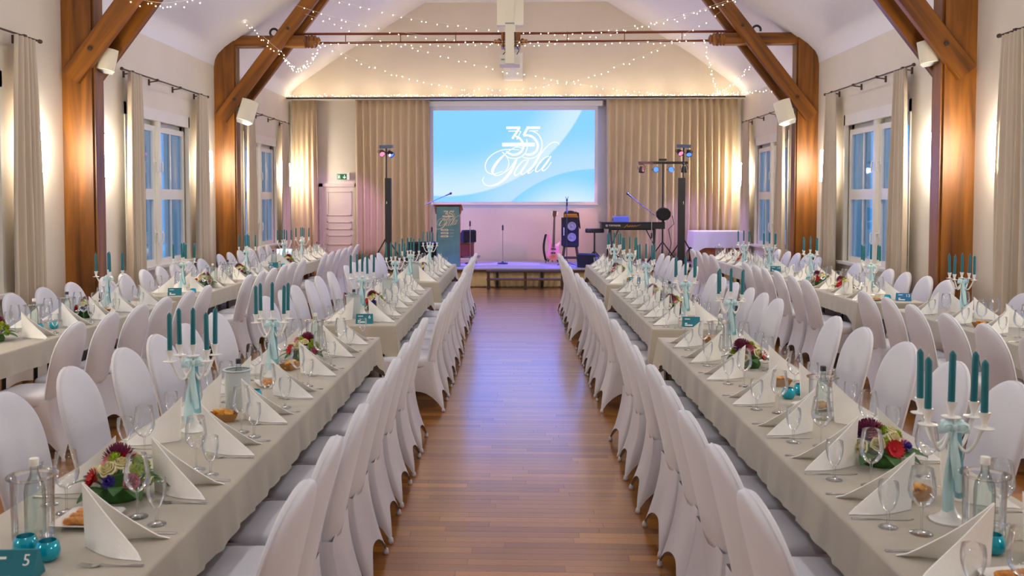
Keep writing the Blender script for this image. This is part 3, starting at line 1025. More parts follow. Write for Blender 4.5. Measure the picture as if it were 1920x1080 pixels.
for k in (-1, 1):
    w = MB()
    w.add([(k * 0.25, -0.03, 1.31), (k * 0.25, 0.30, 1.24), (k * 0.25, 0.20, 1.13), (k * 0.25, -0.02, 1.13), (k * 0.29, -0.03, 1.31), (k * 0.29, 0.30, 1.24), (k * 0.265, 0.20, 1.13), (k * 0.265, -0.02, 1.13)],
          [(3, 2, 1, 0), (4, 5, 6, 7), (0, 1, 5, 4), (1, 2, 6, 5), (2, 3, 7, 6), (3, 0, 4, 7)])
    obj('side_cheek', w.mesh('side_cheek', 'podium_wood'), pd)
f = logo_to(0.00046, 700, 560, 0.0, 1.0, -0.015)
for nm, lab in (('three', 'numeral'), ('five', 'numeral'), ('bar', 'logo_bar'), ('gala', 'script_word')):
    g = MB()
    for stroke in LOGO[nm]:
        ribbon_into(g, smooth_path(stroke, 4) if len(stroke) > 2 else stroke, f, 0.0015)
    obj(lab, g.mesh(lab, 'podium_gold'), pan)
for i in range(3):
    z = 0.79 - i * 0.068
    g = MB()
    ribbon_into(g, [(-0.15, z, 0.02), (-0.14, z, 0.036), (0.0, z, 0.036), (0.01, z, 0.02)], lambda x, y, l: (x, -0.015 - l, y), 0.0015)
    obj('print_badge', g.mesh('print_badge', 'podium_gold'), pan)
    g = MB()
    ribbon_into(g, [(-0.125, z, 0.012), (-0.015, z, 0.012)], lambda x, y, l: (x, -0.0168 - l, y), 0.0008)
    obj('print_badge_line', g.mesh('print_badge_line', 'podium_print'), pan)
    g = MB()
    for dzz, xe in ((0.008, 0.13), (-0.008, 0.14 - 0.02 * i)):
        ribbon_into(g, [(0.035, z + dzz, 0.009), (xe, z + dzz, 0.009)], lambda x, y, l: (x, -0.015 - l, y), 0.0015)
    obj('print_line', g.mesh('print_line', 'grey_plastic'), pan)

# ------------------------------------------------------------------ band gear
def mic_stand(loc, h, label, boom=None, base='disc'):
    t = thing('microphone_stand', label, 'microphone stand', loc)
    b = MB()
    if base == 'disc':
        b.lathe([(0.0, 0.0), (0.115, 0.0), (0.12, 0.012), (0.11, 0.022), (0.03, 0.035), (0.016, 0.06), (0.0, 0.06)], 16)
    else:
        for k in range(3):
            a = k * 2 * pi / 3 + 0.4
            b.tube([(0, 0, 0.09), (0.24 * math.cos(a), 0.24 * math.sin(a), 0.012)], 0.011, 6)
        b.lathe([(0.02, 0.05), (0.022, 0.13), (0.014, 0.14)], 8)
    obj('base', b.mesh('base', 'black_metal', True, 40), t)
    obj('pole', MB().tube([(0, 0, 0.03), (0, 0, h)], 0.0095, 8).mesh('pole', 'chrome' if base == 'disc' else 'black_metal', True, 40), t)
    obj('clutch', MB().lathe([(0.01, 0), (0.019, 0.01), (0.019, 0.10), (0.01, 0.12)], 8, c=(0, 0, h * 0.52 if boom else h - 0.13)).mesh('clutch', 'black_plastic', True, 40), t)
    if boom:
        a, bb = boom
        o = obj('boom_arm', MB().tube([a, bb], 0.008, 6).mesh('boom_arm', 'black_metal', True, 40), t)
        a, bb = Vector(a), Vector(bb)
        d = (bb - a).normalized()
        mcr = MB()
        mcr.tube([bb, bb + d * 0.10, bb + d * 0.115, bb + d * 0.145, bb + d * 0.16], [0.011, 0.016, 0.026, 0.026, 0.008], 10)
        obj('microphone', mcr.mesh('microphone', 'black_plastic', True, 40), t)
    return t
mic_stand((-1.86, 19.35, SZ), 1.38, 'black boom microphone stand leaning in beside the lectern', ((-0.14, 0.0, 1.33), (0.30, -0.02, 1.52)))
mic_stand((-0.30, 19.6, SZ), 0.88, 'short straight microphone stand alone at stage centre')
mic_stand((-1.03, 19.6, SZ), 0.97, 'straight microphone stand just right of the lectern')
ms = mic_stand((1.09, 19.0, SZ), 1.40, 'tall microphone stand in front of the bass amplifier', None, 'tri')
cl = MB()
cl.tube([(0, 0, 1.40), (0, 0, 1.45)], 0.02, 8)
cl.tube([(-0.025, 0, 1.5), (-0.02, 0, 1.46), (0.02, 0, 1.46), (0.025, 0, 1.5)], 0.007, 6)
obj('mic_clip', cl.mesh('mic_clip', 'black_plastic'), ms)
obj('grip', MB().tube([(0, 0, 1.16), (0, 0, 1.3)], 0.022, 8).mesh('grip', 'grey_blue', True, 40), ms)
mic_stand((2.90, 18.95, SZ), 1.17, 'boom microphone stand reaching over the keyboard', ((0.06, 0.0, 1.10), (-0.42, -0.02, 1.48)))

# bass guitar on stand
bg = thing('bass_guitar', 'pink bass guitar leaning on a floor stand', 'bass guitar', (0.83, 19.9, SZ + 0.06), (R(-8), R(2), 0))
outline = [(-0.02, 0.0), (0.08, 0.015), (0.15, 0.08), (0.165, 0.16), (0.13, 0.24), (0.125, 0.32), (0.16, 0.40), (0.175, 0.46), (0.14, 0.44), (0.09, 0.38), (0.045, 0.37), (-0.035, 0.37), (-0.06, 0.44), (-0.075, 0.53), (-0.12, 0.59), (-0.15, 0.57), (-0.14, 0.48), (-0.115, 0.36), (-0.115, 0.26), (-0.155, 0.17), (-0.15, 0.08), (-0.1, 0.02)]
ol = [(x, z) for x, z, _ in smooth_path([(x, z, 0) for x, z in outline + outline[:1]], 3)][:-1]
m = MB()
m.loft([[(x * 0.97, -0.022, z) for x, z in ol], [(x, -0.014, z) for x, z in ol], [(x, 0.014, z) for x, z in ol], [(x * 0.97, 0.022, z) for x, z in ol]])
body = obj('body', m.mesh('body', 'guitar_pink', True, 40), bg)
obj('neck', MB().loft([[(-0.028, -0.035, 0.3), (0.033, -0.035, 0.3), (0.033, -0.016, 0.3), (-0.028, -0.016, 0.3)], [(-0.02, -0.035, 0.98), (0.022, -0.035, 0.98), (0.022, -0.016, 0.98), (-0.02, -0.016, 0.98)]]).mesh('neck', 'guitar_neck'), bg)
hd = obj('headstock', MB().loft([[(-0.022, -0.03, 0.98), (0.024, -0.03, 0.98), (0.024, -0.016, 0.98), (-0.022, -0.016, 0.98)], [(-0.042, -0.02, 1.03), (0.045, -0.02, 1.03), (0.045, -0.006, 1.03), (-0.042, -0.006, 1.03)], [(-0.035, -0.015, 1.13), (0.05, -0.015, 1.13), (0.05, 0.0, 1.13), (-0.035, 0.0, 1.13)]]).mesh('headstock', 'guitar_neck'), bg)
for k, x in ((0, -0.055), (1, -0.052), (0, 0.062), (1, 0.064)):
    obj('tuning_peg', MB().box((x, -0.01, 1.05 + 0.045 * k), (0.022, 0.02, 0.016)).mesh('tuning_peg', 'chrome'), hd)
for z in (0.17, 0.26):
    obj('pickup', MB().bx(-0.05, 0.055, -0.032, -0.02, z - 0.018, z + 0.018).mesh('pickup', 'black_plastic'), body)
obj('bridge', MB().bx(-0.04, 0.045, -0.034, -0.02, 0.07, 0.11).mesh('bridge', 'amp_gold'), body)
for x in (-0.015, -0.005, 0.006, 0.016):
    obj('string', MB().tube([(x, -0.037, 0.1), (x, -0.037, 1.0)], 0.0012, 4).mesh('string', 'chrome'), bg)
gs = thing('guitar_stand', 'black floor stand and strap holding the pink bass', 'guitar stand', (0.83, 19.97, SZ))
b = MB()
for q in ((-0.17, -0.12, 0.0), (0.17, -0.12, 0.0), (0.0, 0.2, 0.0)):
    b.tube([(0, 0.06, 0.32), (q[0] * 0.75, q[1] * 0.75 , 0.09), (q[0], q[1], 0.012)], 0.011, 6)
obj('tripod', b.mesh('tripod', 'black_metal', True, 40), gs)
b = MB()
for k in (-1, 1):
    b.tube([(0, 0.05, 0.14), (k * 0.1, 0.02, 0.05), (k * 0.11, -0.13, 0.035), (k * 0.11, -0.14, 0.08)], 0.011, 6)
obj('yoke', b.mesh('yoke', 'black_metal', True, 40), gs)
st_ = MB()
st_.loft([[(-0.15 - 0.05 * math.sin(pi * i / 10) - 0.03, 0.03, 0.05 + 0.6 * i / 10), (-0.15 - 0.05 * math.sin(pi * i / 10) + 0.02, 0.03, 0.05 + 0.6 * i / 10), (-0.15 - 0.05 * math.sin(pi * i / 10) + 0.02, 0.036, 0.05 + 0.6 * i / 10), (-0.15 - 0.05 * math.sin(pi * i / 10) - 0.03, 0.036, 0.05 + 0.6 * i / 10)] for i in range(11)])
obj('strap', st_.mesh('strap', 'black_cloth'), gs)

# amp stack: stool, cabinet, head
stl_t = thing('amp_stool', 'dark slatted stool under the bass cabinet', 'stool', (1.235, 20.1, SZ))
obj('top', MB().bx(-0.17, 0.17, -0.15, 0.15, 0.355, 0.385).mesh('top', 'stage_frame'), stl_t)
for k in (-1, 1):
    for q in (-1, 1):
        obj('leg', MB().loft([[(k * 0.185 + a, q * 0.15 + b_, 0) for a, b_ in ((-.022, -.02), (.022, -.02), (.022, .02), (-.022, .02))], [(k * 0.135 + a, q * 0.12 + b_, 0.355) for a, b_ in ((-.022, -.02), (.022, -.02), (.022, .02), (-.022, .02))]]).mesh('leg', 'stage_frame'), stl_t)
obj('shelf', MB().bx(-0.16, 0.16, -0.14, 0.14, 0.09, 0.13).mesh('shelf', 'stage_frame'), stl_t)
ac = thing('bass_cabinet', 'black bass cabinet with two silver speaker cones', 'amplifier', (1.225, 20.1, SZ + 0.385))
obj('box', MB().bx(-0.19, 0.19, -0.17, 0.17, 0, 0.64).mesh('box', 'black_cloth'), ac)
for z in (0.2, 0.45):
    c = MB()
    mt = Matrix.Translation((0.03, -0.17, z)) @ Matrix.Rotation(R(90), 4, 'X')
    c.lathe([(0.095, 0.0), (0.098, 0.012), (0.085, 0.014), (0.05, -0.0 + 0.004), (0.035, 0.004), (0.03, 0.018), (0.0, 0.022)], 20, mtx=mt)
    co = obj('speaker_cone', c.mesh('speaker_cone', 'cone_grey', True, 50), ac)
for x in (-0.17, 0.17):
    obj('corner_guard', MB().bx(x - 0.02, x + 0.02, -0.175, -0.13, 0.6, 0.645).mesh('corner_guard', 'black_plastic'), ac)
obj('side_badge', MB().bx(-0.155, -0.14, -0.173, -0.17, 0.24, 0.42).mesh('side_badge', 'white_plastic'), ac)
ah = thing('bass_amplifier', 'small bass amplifier head with amber front on the cabinet', 'amplifier', (1.235, 20.1, SZ + 1.026))
obj('case', MB().bx(-0.15, 0.15, -0.12, 0.12, 0, 0.115).mesh('case', 'black_plastic'), ah)
fp = obj('front_plate', MB().bx(-0.14, 0.14, -0.128, -0.12, 0.012, 0.085).mesh('front_plate', 'amp_gold'), ah)
for i in range(7):
    obj('knob', MB().lathe([(0.011, 0), (0.01, 0.012), (0, 0.014)], 8, mtx=Matrix.Translation((-0.11 + i * 0.036, -0.128, 0.045)) @ Matrix.Rotation(R(90), 4, 'X')).mesh('knob', 'black_plastic'), fp)
cbl = MB()
cbl.ball((-0.02, 0, 0.125), 0.10, 10, 6, (1.2, 0.8, 0.35))
obj('cloth_bundle', cbl.mesh('cloth_bundle', 'black_cloth', True), ah)
cbl = MB()
cbl.tube([(0.1, -0.02, 0.12), (0.17, -0.03, 0.1), (0.19, -0.04, -0.05), (0.2, -0.05, -0.18), (0.215, -0.05, -0.25)], [0.02, 0.022, 0.014, 0.02, 0.012], 8)
obj('cable_tail', cbl.mesh('cable_tail', 'black_cloth', True), ah)

# stool with black round seat
ss = thing('keyboard_stool', 'black padded stool on tripod legs beside the keyboard', 'stool', (1.73, 19.5, SZ))
m = MB()
m.loft([[(0.2 * k * sx, 0.15 * k * sy, z) for sx, sy in ((-1, -.7), (-.8, -1), (.8, -1), (1, -.7), (1, .7), (.8, 1), (-.8, 1), (-1, .7))] for z, k in ((0.705, 0.95), (0.72, 1.0), (0.775, 1.0), (0.795, 0.93))])
obj('seat', m.mesh('seat', 'black_plastic', True, 40), ss)
obj('column', MB().tube([(0, 0, 0.12), (0, 0, 0.71)], [0.022, 0.018], 8).mesh('column', 'black_metal', True, 40), ss)
for k in range(3):
    a = 0.5 + k * 2 * pi / 3
    obj('leg', MB().tube([(0, 0, 0.30), (0.15 * math.cos(a), 0.15 * math.sin(a), 0.16), (0.27 * math.cos(a), 0.27 * math.sin(a), 0.015)], 0.013, 6).mesh('leg', 'black_metal', True, 40), ss)

# keyboard on X stand
kb = thing('stage_keyboard', 'black stage keyboard seen from behind on its stand', 'keyboard', (2.53, 19.3, SZ + 0.80))
kbody = MB()
kbody.loft([[(x, -0.16, 0.0), (x, -0.17, 0.13), (x, -0.10, 0.15), (x, 0.2, 0.10), (x, 0.2, 0.0)] for x in (-0.66, 0.66)])
obj('case', kbody.mesh('case', 'black_plastic'), kb)
obj('key_bed', MB().bx(-0.62, 0.6, 0.07, 0.19, 0.108, 0.128).mesh('key_bed', 'white_plastic'), kb)
obj('rear_lip', MB().bx(-0.74, 0.66, -0.2, -0.12, 0.135, 0.15).mesh('rear_lip', 'black_plastic'), kb)
for k in (-1, 1):
    obj('end_cheek', MB().bx(k * 0.66, k * 0.685, -0.17, 0.2, 0, 0.15).mesh('end_cheek', 'black_metal'), kb)
obj('lettering', text_mesh('YAMAHA', 0.062, 'white_plastic'), kb, (-0.40, -0.169, 0.072), (R(90), 0, 0))
g = MB()
g.tube([(-0.57 + 0.022 * math.cos(a * pi / 6), -0.170, 0.072 + 0.022 * math.sin(a * pi / 6)) for a in range(13)], 0.003, 5)
for a in range(3):
    g.tube([(-0.57, -0.170, 0.072), (-0.57 + 0.02 * math.cos(a * 2.09 + pi / 2), -0.170, 0.072 + 0.02 * math.sin(a * 2.09 + pi / 2))], 0.003, 5)
obj('emblem', g.mesh('emblem', 'white_plastic'), kb)
g = MB()
sig = [(-0.2, 0.03, .008), (-0.16, 0.06, .012), (-0.12, 0.095, .012), (-0.13, 0.07, .01), (-0.1, 0.05, .012), (-0.08, 0.075, .01), (-0.07, 0.05, .01), (-0.05, 0.08, .01), (-0.03, 0.05, .01), (-0.01, 0.08, .01), (0.01, 0.05, .01), (0.04, 0.08, .01), (0.05, 0.06, .01), (0.09, 0.07, .008), (0.16, 0.095, .006)]
ribbon_into(g, smooth_path(sig, 4), lambda x, y, l: (x, -0.169 - l, y), 0.0015)
obj('script_mark', g.mesh('script_mark', 'amp_gold'), kb)
ks = thing('keyboard_stand', 'black folding legs carrying the stage keyboard', 'keyboard stand', (2.53, 19.3, SZ))
for k in (-1, 1):
    for q in (-1, 1):
        obj('leg', MB().tube([(k * 0.48, q * 0.12, 0.79), (k * (0.48 + 0.05 * q), -q * 0.02 + q * 0.25, 0.015)], 0.017, 8).mesh('leg', 'black_metal', True, 40), ks)
    obj('brace', MB().tube([(k * 0.48, -0.16, 0.4), (k * 0.30, 0.0, 0.785)], 0.012, 6).mesh('brace', 'black_metal', True, 40), ks)
obj('crossbar', MB().tube([(-0.5, 0.0, 0.785), (0.5, 0.0, 0.785)], 0.015, 8).mesh('crossbar', 'black_metal', True, 40), ks)

def wedge(name, label, loc, rotz, w=0.5, d=0.42, h=0.33, material='black_cloth', grey_grille=False):
    t = thing(name, label, 'stage monitor', loc, rotz)
    m = MB()
    sec = [(-d / 2, 0.0), (d / 2, 0.0), (d / 2, h * 0.92), (d * 0.28, h), (-d / 2, h * 0.22)]
    m.loft([[(x, a, b) for a, b in sec] for x in (-w / 2, w / 2)])
    obj('cabinet', m.mesh('cabinet', material), t)
    g = MB()
    p0, p1 = Vector((0, -d / 2 + 0.01, h * 0.24)), Vector((0, d * 0.27, h * 0.99))
    n_ = Vector((0, -(p1 - p0).z, (p1 - p0).y)).normalized() * 0.008
    g.add([(x, p.y + n_.y * k, p.z + n_.z * k) for k in (0.1, 1) for x, p in ((-w / 2 + 0.03, p0), (w / 2 - 0.03, p0), (w / 2 - 0.03, p1), (-w / 2 + 0.03, p1))], [(3, 2, 1, 0), (4, 5, 6, 7), (0, 1, 5, 4), (1, 2, 6, 5), (2, 3, 7, 6), (3, 0, 4, 7)])
    obj('grille', g.mesh('grille', 'grey_blue' if grey_grille else 'black_metal'), t)
    for k in (-1, 1):
        obj('handle', MB().box((k * (w / 2 + 0.002), 0.02, h * 0.4), (0.008, 0.12, 0.04)).mesh('handle', 'black_plastic'), t)
    return t
wedge('stage_monitor', 'wedge stage monitor at the stage edge near the right tables', (1.56, 18.68, SZ), R(150), 0.42, 0.36, 0.30)
wedge('stage_monitor', 'wedge stage monitor lying left of the lectern', (-2.1, 19.2, SZ), R(200), 0.62, 0.42, 0.52)
wedge('stage_monitor', 'small wedge speaker lying on the keyboard', (2.27, 19.28, SZ + 0.95), R(180), 0.34, 0.2, 0.12, 'grey_blue')
# chair-like stack right of lectern: case with a monitor on it
cs = thing('equipment_case', 'brown equipment case on low frame behind the lectern', 'case', (-1.12, 19.9, SZ))
obj('box', MB().bx(-0.2, 0.16, -0.15, 0.15, 0.16, 0.44).mesh('box', 'podium_wood'), cs)
obj('lid', MB().bx(-0.21, 0.17, -0.16, 0.16, 0.44, 0.47).mesh('lid', 'bench_wood'), cs)
for k in (-1, 1):
    obj('frame_rail', MB().bx(-0.24, 0.30, k * 0.14 - 0.015, k * 0.14 + 0.015, 0.12, 0.16).mesh('frame_rail', 'chrome'), cs)
    obj('leg', MB().bx(k * 0.2 - 0.015, k * 0.2 + 0.015, -0.14, 0.14, 0.0, 0.12).mesh('leg', 'black_metal'), cs)
wedge('stage_monitor', 'dark wedge monitor set on the brown equipment case', (-1.12, 19.9, SZ + 0.47), R(215), 0.34, 0.26, 0.28)

def par_head(parent, loc, rot, lens, nm='par_lamp'):
    b = MB()
    b.lathe([(0.0, 0.07), (0.045, 0.065), (0.062, 0.0), (0.066, -0.06), (0.06, -0.065), (0.058, -0.05)], 14)
    o = obj(nm, b.mesh(nm, 'black_plastic', True, 50), parent, loc, rot)
    l = MB()
    l.lathe([(0.057, -0.045), (0.0, -0.045)], 14)
    for k in range(7):
        a = k * pi / 3
        r_ = 0.034 if k < 6 else 0.0
        l.ball((r_ * math.cos(a), r_ * math.sin(a), -0.052), 0.012, 6, 4)
    obj('lens', l.mesh('lens', lens), o)
    y = MB()
    y.tube([(-0.075, 0, 0.0), (-0.08, 0, 0.06), (-0.04, 0, 0.115), (0.04, 0, 0.115), (0.08, 0, 0.06), (0.075, 0, 0.0)], 0.007, 6)
    obj('yoke', y.mesh('yoke', 'black_metal'), o)
    return o

def pa_column(loc, s, label, label2):
    t = thing('column_speaker', label, 'speaker', loc)
    obj('column', MB().bx(-0.065, 0.065, -0.07, 0.07, 0.05, 1.9).mesh('column', 'black_plastic'), t)
    obj('base_box', MB().bx(-0.18, 0.18, -0.2, 0.2, 0.0, 0.06).mesh('base_box', 'black_plastic'), t)
    g = MB()
    for q in range(3):
        g.box((s * 0.03, -0.071, 1.35 + 0.02 * q), (0.012, 0.006, 0.012))
    obj('status_light', g.mesh('status_light', 'chrome'), t)
    t2 = thing('lighting_stand', label2, 'lighting stand', (loc[0] + s * 0.06, loc[1] + 0.13, loc[2]))
    for k in range(3):
        a = k * 2 * pi / 3 + (0.5 if s > 0 else 2.6)
        obj('leg', MB().tube([(0, 0, 0.62), (0.42 * math.cos(a), 0.42 * math.sin(a) * 0.8, 0.015)], 0.014, 6).mesh('leg', 'black_metal', True, 40), t2)
    obj('pole', MB().tube([(0, 0, 0.25), (0, 0, 2.55)], 0.017, 8).mesh('pole', 'black_metal', True, 40), t2)
    bar = obj('crossbar', MB().bx(-0.17, 0.17, -0.03, 0.03, 2.55, 2.62).mesh('crossbar', 'grey_blue'), t2, (0, 0, 0), (0, 0, s * 0.5))
    par_head(t2, (-0.09, -0.04, 2.45), (R(-58), 0, R(20)), 'par_pink')
    par_head(t2, (0.10, -0.06, 2.43), (R(-50), 0, R(-s * 35 + 30)), 'par_blue')
    return t
pa_column((-2.77, 19.0, SZ), -1, 'slim black column loudspeaker left of the lectern', 'lighting stand with two lamps behind the left column loudspeaker')
pa_column((3.54, 19.0, SZ), 1, 'slim black column loudspeaker right of the keyboard', 'lighting stand with two lamps behind the right column loudspeaker')

lb = thing('light_bar', 'black light bar with four round lamps behind the keyboard', 'stage light', (3.24, 19.6, SZ))
obj('pole', MB().tube([(0, 0, 0.06), (0, 0, 2.25)], 0.018, 8).mesh('pole', 'black_metal', True, 40), lb)
obj('crossbar', MB().bx(-0.54, 0.54, -0.025, 0.025, 2.22, 2.275).mesh('crossbar', 'black_metal'), lb)
obj('control_box', MB().bx(-0.09, 0.07, -0.04, 0.04, 2.29, 2.335).mesh('control_box', 'black_plastic'), lb)
for k in range(3):
    a = k * 2 * pi / 3 + 0.3
    obj('leg', MB().tube([(0, 0, 0.5), (0.4 * math.cos(a), 0.4 * math.sin(a), 0.015)], 0.014, 6).mesh('leg', 'black_metal', True, 40), lb)
for x, r_, ln in ((-0.47, 10, 'black_metal'), (-0.16, 88, 'par_blue'), (0.17, 88, 'par_blue'), (0.46, 10, 'black_metal')):
    par_head(lb, (x, 0.0, 2.10), (R(-r_), 0, 0), ln)
ds = thing('small_monitor_speaker', 'dark rounded speaker clamped right of the keyboard', 'speaker', (3.19, 19.2, 1.36))
m = MB()
m.loft([[(0.16 * k * math.cos(a * pi / 5 + 0.3), y, 0.17 + 0.15 * k * math.sin(a * pi / 5 + 0.3)) for a in range(10)] for y, k in ((-0.10, 0.8), (-0.08, 0.95), (0.05, 1.0), (0.12, 0.6))])
obj('cabinet', m.mesh('cabinet', 'black_cloth', True, 35), ds)
obj('clamp', MB().tube([(0, 0.05, 0.05), (0.02, 0.1, 0.0)], 0.02, 6).mesh('clamp', 'black_metal'), ds)
cb = MB()
cb.tube([(3.38, 19.2, 1.5), (3.42, 19.22, 1.32), (3.3, 19.2, 1.2), (3.36, 19.2, 0.9), (3.3, 19.25, 0.55), (3.34, 19.3, 0.43)], 0.009, 6)
solo('audio_cable', cb.mesh('audio_cable', 'black_plastic', True), 'black cable hanging from the keyboard down to the stage', 'cable')

# white-clothed table on stage right
wt = thing('side_table', 'brown wooden table under the white cloth at stage right', 'table', (4.62, 20.28, SZ))
obj('top', MB().bx(-0.6, 0.6, -0.35, 0.35, 0.69, 0.715).mesh('top', 'counter_wood'), wt)
obj('front_panel', MB().bx(-0.52, 0.55, -0.26, -0.23, 0.02, 0.69).mesh('front_panel', 'counter_wood'), wt)
for k in (-1, 1):
    obj('side_panel', MB().bx(k * 0.54, k * 0.57, -0.28, 0.3, 0.0, 0.69).mesh('side_panel', 'counter_wood'), wt)
def cloth_mesh(hx, hy, hang, corner, name, material, ripple=0.008, nf=10, seed=0, top_sub=6):
    # table cloth: flat top, rounded fold, hanging sides that ripple, corners falling in a point
    r = random.Random(seed)
    ph = [r.random() * 6 for _ in range(4)]
    per = []
    def side(p, q, n):
        for i in range(n):
            t = i / n
            per.append((p[0] + (q[0] - p[0]) * t, p[1] + (q[1] - p[1]) * t))
    nx = max(6, int(hx * 2 / 0.045))
    ny = max(6, int(hy * 2 / 0.045))
    side((-hx, -hy), (hx, -hy), nx)
    side((hx, -hy), (hx, hy), ny)
    side((hx, hy), (-hx, hy), nx)
    side((-hx, hy), (-hx, -hy), ny)
    N = len(per)
    rows = []
    def cdist(x, y):
        return math.hypot(hx - abs(x), hy - abs(y))
    rad = 0.012
    levels = [(0.0, 0.0), (0.25, 0.004), (0.6, 0.012)]
    rings = []
    cum = 0
    S = []
    for i, p in enumerate(per):
        S.append(cum)
        q = per[(i + 1) % N]
        cum += math.hypot(q[0] - p[0], q[1] - p[1])
    def normal(i):
        x, y = per[i]
        cd = cdist(x, y)
        nxv = (1 if x > 0 else -1) if abs(abs(x) - hx) < 1e-6 else 0
        nyv = (1 if y > 0 else -1) if abs(abs(y) - hy) < 1e-6 else 0
        n_ = Vector((nxv, nyv))
        if cd < 0.16:
            w = (1 - cd / 0.16)
            other = Vector((1 if x > 0 else -1, 1 if y > 0 else -1))
            n_ = n_ * (1 - w) + other * w * 0.8
        return n_.normalized(), cd
    ring0 = [(x - math.copysign(rad, x) * (abs(abs(x) - hx) < 1e-6), y - math.copysign(rad, y) * (abs(abs(y) - hy) < 1e-6), 0) for x, y in per]
    rings.append(ring0)
    for lev in (0.35, 0.7, 1.0):
        a = lev * pi / 2
        rings.append([(x - (1 - math.sin(a)) * math.copysign(rad, x) * (abs(abs(x) - hx) < 1e-6), y - (1 - math.sin(a)) * math.copysign(rad, y) * (abs(abs(y) - hy) < 1e-6), -rad * (1 - math.cos(a))) for x, y in per])
    nl = 6
    for l in range(1, nl + 1):
        t = l / nl
        ring = []
        for i, (x, y) in enumerate(per):
            n_, cd = normal(i)
            h = hang + (corner - hang) * max(0, 1 - cd / 0.26) ** 1.5
            rp = ripple * t * (math.sin(S[i] * 2 * pi / 0.19 + ph[0]) + 0.6 * math.sin(S[i] * 2 * pi / 0.083 + ph[1]) + 0.8 * math.sin(S[i] * 2 * pi / 0.47 + ph[2]))
            out = 0.012 * t + rp + (0.05 * t * max(0, 1 - cd / 0.14))
            ring.append((x + n_.x * out, y + n_.y * out, -rad - h * t + 0.0025 * t * math.sin(S[i] * 2 * pi / 0.71 + ph[3])))
        rings.append(ring)
    m = MB()
    m.loft(rings, True, True, False)
    me = m.mesh(name, material, True, 60)
    return me
o = solo('tablecloth', cloth_mesh(0.62, 0.37, 0.36, 0.52, 'tablecloth', 'white_cloth', 0.006, seed=5), 'plain white cloth draped over the table at stage right', 'tablecloth', (4.62, 20.28, SZ + 0.722), 0)

# ------------------------------------------------------------------ projector, pole, gable box
pj = thing('projector_pole', 'white ceiling pole holding the projector down from the ridge', 'pole', (-0.08, 10.5, 3.46))
obj('pole', MB().bx(-0.052, 0.052, -0.04, 0.04, 0.0, 2.98).mesh('pole', 'cream_plastic'), pj)
obj('joint_cover', MB().bx(-0.054, 0.054, -0.042, 0.042, 0.46, 0.475).mesh('joint_cover', 'grey_plastic'), pj)
pr = thing('projector', 'small white projector mounted behind the ceiling pole', 'projector', (-0.08, 10.75, 3.47))
obj('housing', MB().bx(-0.12, 0.12, -0.14, 0.14, 0.03, 0.115).mesh('housing', 'white_plastic'), pr)
obj('under_plate', MB().bx(-0.122, 0.122, -0.142, 0.142, 0.0, 0.03).mesh('under_plate', 'white_plastic'), pr)
obj('vent', MB().bx(-0.105, -0.06, -0.146, -0.14, 0.05, 0.065).mesh('vent', 'grey_plastic'), pr)
obj('lens', MB().lathe([(0.035, 0), (0.035, 0.03), (0.0, 0.03)], 12, mtx=Matrix.Translation((0.03, 0.14, 0.07)) @ Matrix.Rotation(R(-90), 4, 'X')).mesh('lens', 'black_plastic', True, 40), pr)
cb = MB()
cb.tube([(-0.09, -0.1, 0.11), (-0.05, -0.1, 0.16), (-0.08, -0.08, 0.22), (-0.07, -0.05, 0.4)], 0.006, 5)
cb.tube([(0.08, -0.1, 0.11), (0.11, -0.1, 0.17), (0.07, -0.08, 0.25), (0.06, -0.05, 0.4)], 0.006, 5)
obj('cable', cb.mesh('cable', 'black_plastic'), pr)
gb = thing('gable_box', 'white ventilation box on the gable wall above the screen', 'vent box', (-0.075, 20.85, 4.65))
obj('box', MB().bx(-0.225, 0.225, -0.12, 0.12, 0.06, 0.62).mesh('box', 'white_plastic'), gb)
obj('lower_rim', MB().bx(-0.23, 0.23, -0.125, 0.12, 0.0, 0.06).mesh('lower_rim', 'screen_frame'), gb)
obj('centre_strip', MB().bx(-0.07, 0.07, -0.13, -0.12, 0.06, 0.62).mesh('centre_strip', 'screen_frame'), gb)

# fill lamps added under the flat ridge, out of view, to brighten the hall
lp = MB().bx(-0.8, 0.8, -0.2, 0.2, 0.0, 0.06).mesh('fill_lamp_body', 'white_plastic')
ld = MB().bx(-0.77, 0.77, -0.17, 0.17, -0.012, 0.0).mesh('diffuser', 'fill_glow')
i = 0
for x, y in FILL_LAMPS:
    zc = 5.35 if abs(x) > 1 else 6.3
    t = thing('added_fill_lamp', 'unseen added fill lamp under the ceiling above the %s tables, %s from the camera wall' % ('left' if x < 0 else 'right', ORD[i // 2]), 'ceiling lamp', (x, y, 6.3), (0, 0, pi / 2), 'added fill lamps')
    obj('fill_lamp_body', lp, t)
    obj('diffuser', ld, t)
    for k in (-0.6, 0.6):
        obj('suspension', MB().tube([(k, 0, 0.06), (k, 0, 0.16)], 0.006, 5).mesh('suspension', 'chrome'), t)
    area_light('added_fill_light', (x, y, 6.27), (0, 0, pi / 2), 1.5, 0.34, FILL_P, (0.94, 0.97, 1.0))
    i += 1

